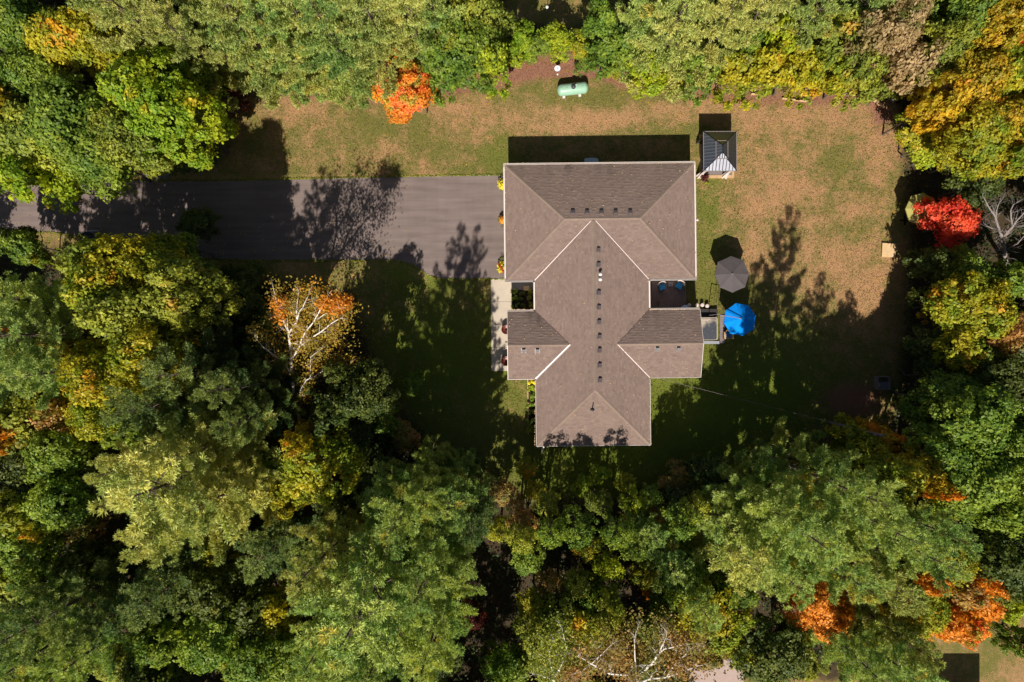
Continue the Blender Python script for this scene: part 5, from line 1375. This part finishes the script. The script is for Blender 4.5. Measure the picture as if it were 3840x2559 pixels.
m = MB(); c = W(1974, 1082, .3); m.box((c.x, c.y, .20), (.48, .36, .07)); m.box((c.x, c.y + .12, .28), (.48, .12, .05)); o = m.build('planter_box', M['timber_pale']); tag(o, 'small pale box on the shaded porch slab', 'box')
pp = bpy.data.objects['potted_plant']
m = MB(); m.lathe([(.18, 0), (.24, .4), (.2, .4)], 16); m.build('pot', M['pot'], pp)
cards_obj('foliage', 'burgundy', [(0, 0, .7), (.18, .1, .65), (-.15, .12, .6), (.05, -.2, .55)], .26, 90, .10, 61, pp)
plant('bush', 2645, 685, 'yellowgreen', .2, .35, 6, 40, .09, 'tiny yellow green plant in the grass by the gazebo corner', 'plant', None, 62)
for k, (x, y, s_) in enumerate(((1125,268,.8),(1140,285,.5),(1100,292,.6),(1170,290,.5))):
    plant('shrub', x, y, ['red', 'yellowgreen', 'goldgreen', 'rusty'][k], s_, 1.2, 8, 60, .14, ['red leaved shrub under the pines at the lawn edge', 'small yellow green shrub beneath the red one', 'gold green shrub left of the red lawn edge shrub', 'rusty leaved shrub just right of the red one'][k], 'shrub', 'shrubs at the top lawn edge', 70 + k)
for k, (x, y) in enumerate(((1290,335),(1330,345),(1375,330),(1400,345))):
    plant('shrub', x, y, ['goldgreen', 'yellowgreen', 'rusty', 'rusty'][k], .5, .9, 7, 50, .13, ['gold green low shrub farthest from the orange red tree', 'yellow green low shrub under the pine boughs', 'rusty low shrub beside the orange red tree', 'rusty low shrub almost under the orange red tree'][k], 'shrub', 'shrubs at the top lawn edge', 80 + k)

# ------------------------------------------------------------------ undergrowth, one mass of low leaves over the forest floor
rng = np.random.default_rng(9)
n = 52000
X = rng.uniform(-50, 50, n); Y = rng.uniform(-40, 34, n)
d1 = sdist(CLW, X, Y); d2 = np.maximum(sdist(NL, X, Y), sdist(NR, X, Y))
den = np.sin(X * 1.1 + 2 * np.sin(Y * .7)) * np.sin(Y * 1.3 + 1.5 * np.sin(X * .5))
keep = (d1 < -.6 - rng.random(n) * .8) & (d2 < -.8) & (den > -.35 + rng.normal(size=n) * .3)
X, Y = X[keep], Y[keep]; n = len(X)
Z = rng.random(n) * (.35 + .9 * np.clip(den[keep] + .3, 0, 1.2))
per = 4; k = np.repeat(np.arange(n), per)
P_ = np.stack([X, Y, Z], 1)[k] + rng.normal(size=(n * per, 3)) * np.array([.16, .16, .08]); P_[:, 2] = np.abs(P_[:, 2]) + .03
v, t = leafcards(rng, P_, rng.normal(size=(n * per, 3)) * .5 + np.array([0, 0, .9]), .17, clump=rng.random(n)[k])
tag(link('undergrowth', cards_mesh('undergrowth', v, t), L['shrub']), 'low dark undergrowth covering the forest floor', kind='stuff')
# grass growing over the driveway edges
rng = np.random.default_rng(19); pts_ = []
for line, sg in ((top, -1), (bot, 1)):
    for (a, b), (c, d) in zip(line, line[1:]):
        if min(a, c) < -100 or abs(a - c) < 5: continue
        n_ = int(math.hypot(c - a, d - b) * .8)
        for _ in range(n_):
            t_ = rng.random(); w = W(a + (c - a) * t_, b + (d - b) * t_ + sg * abs(rng.normal()) * 2.5 - sg * 1.2); pts_.append((w.x, w.y, .04 + rng.random() * .03))
pts_ = np.array(pts_); v, t = leafcards(rng, pts_, rng.normal(size=pts_.shape) * .7 + np.array([0, 0, .6]), .11, 1.8)
tag(link('grass_fringe', cards_mesh('grass_fringe', v, t), L['olive']), 'dark ragged grass along the driveway edges', kind='stuff')
# grass tufts over the open lawn: the same ground colours with real relief
rng = np.random.default_rng(29); n = 200000
X = rng.uniform(-26, 36, n); Y = rng.uniform(-14, 27, n); d1 = sdist(CLW, X, Y)
PX_ = X / S + 1920; PY_ = 1279.5 - Y / S
on_drive = (PX_ < 1900) & (PY_ > 655) & (PY_ < 1052); on_walk = (PX_ > 1835) & (PX_ < 1925) & (PY_ > 1040) & (PY_ < 1396)
inh = (X > -.4) & (X < 15.2) & (Y > -2.9) & (Y < 14.5) | (X > 2.2) & (X < 11.1) & (Y > -8.4) & (Y < 6)
plat = (PX_ > 2615) & (PX_ < 2755) & (PY_ > 500) & (PY_ < 675) | (PX_ > 3296) & (PX_ < 3358) & (PY_ > 905) & (PY_ < 972)
k_ = (d1 > -2) & ~on_drive & ~on_walk & ~inh & ~plat
X, Y = X[k_], Y[k_]; n = len(X)
P_ = np.stack([X, Y, .012 + rng.random(n) * .035], 1)
v, t = leafcards(rng, P_, rng.normal(size=(n, 3)) * .55 + np.array([0, 0, .8]), .085, 1.5)
ix = np.clip(np.searchsorted(gx, X) - 1, 0, len(gx) - 2); iy = np.clip(np.searchsorted(gy, Y) - 1, 0, len(gy) - 2)
fx = ((X - gx[ix]) / (gx[ix + 1] - gx[ix]))[:, None]; fy = ((Y - gy[iy]) / (gy[iy + 1] - gy[iy]))[:, None]
zz = zone.reshape(len(gy), len(gx), 4)
Z4 = zz[iy, ix] * (1 - fx) * (1 - fy) + zz[iy, ix + 1] * fx * (1 - fy) + zz[iy + 1, ix] * (1 - fx) * fy + zz[iy + 1, ix + 1] * fx * fy
me = np_mesh('lawn_grass', v, np.arange(len(v)).reshape(-1, 4), {'zone': np.repeat(Z4, 4, 0)})
tag(link('lawn_grass', me, GROUND), 'short patchy grass tufts over the open lawn', kind='stuff')
# fallen leaves along the edges of the woods and thinly over the lawn
n = 26000
X = rng.uniform(-45, 45, n); Y = rng.uniform(-30, 30, n); d1 = sdist(CLW, X, Y)
keep = (np.abs(d1) < rng.exponential(2.4, n)) & (rng.random(n) < .8); X, Y = X[keep], Y[keep]
hx, hy = X, Y; inh = (hx > -1) & (hx < 16.5) & (hy > -9.5) & (hy < 15.5); X, Y = X[~inh], Y[~inh]; n = len(X)
v, t = leafcards(rng, np.stack([X, Y, np.full(n, .03) + rng.random(n) * .03], 1), rng.normal(size=(n, 3)) * .25 + np.array([0, 0, 1]), .10)
tag(link('fallen_leaves', cards_mesh('fallen_leaves', v, t), L['gold']), 'scattered fallen leaves at the lawn edges', kind='stuff')
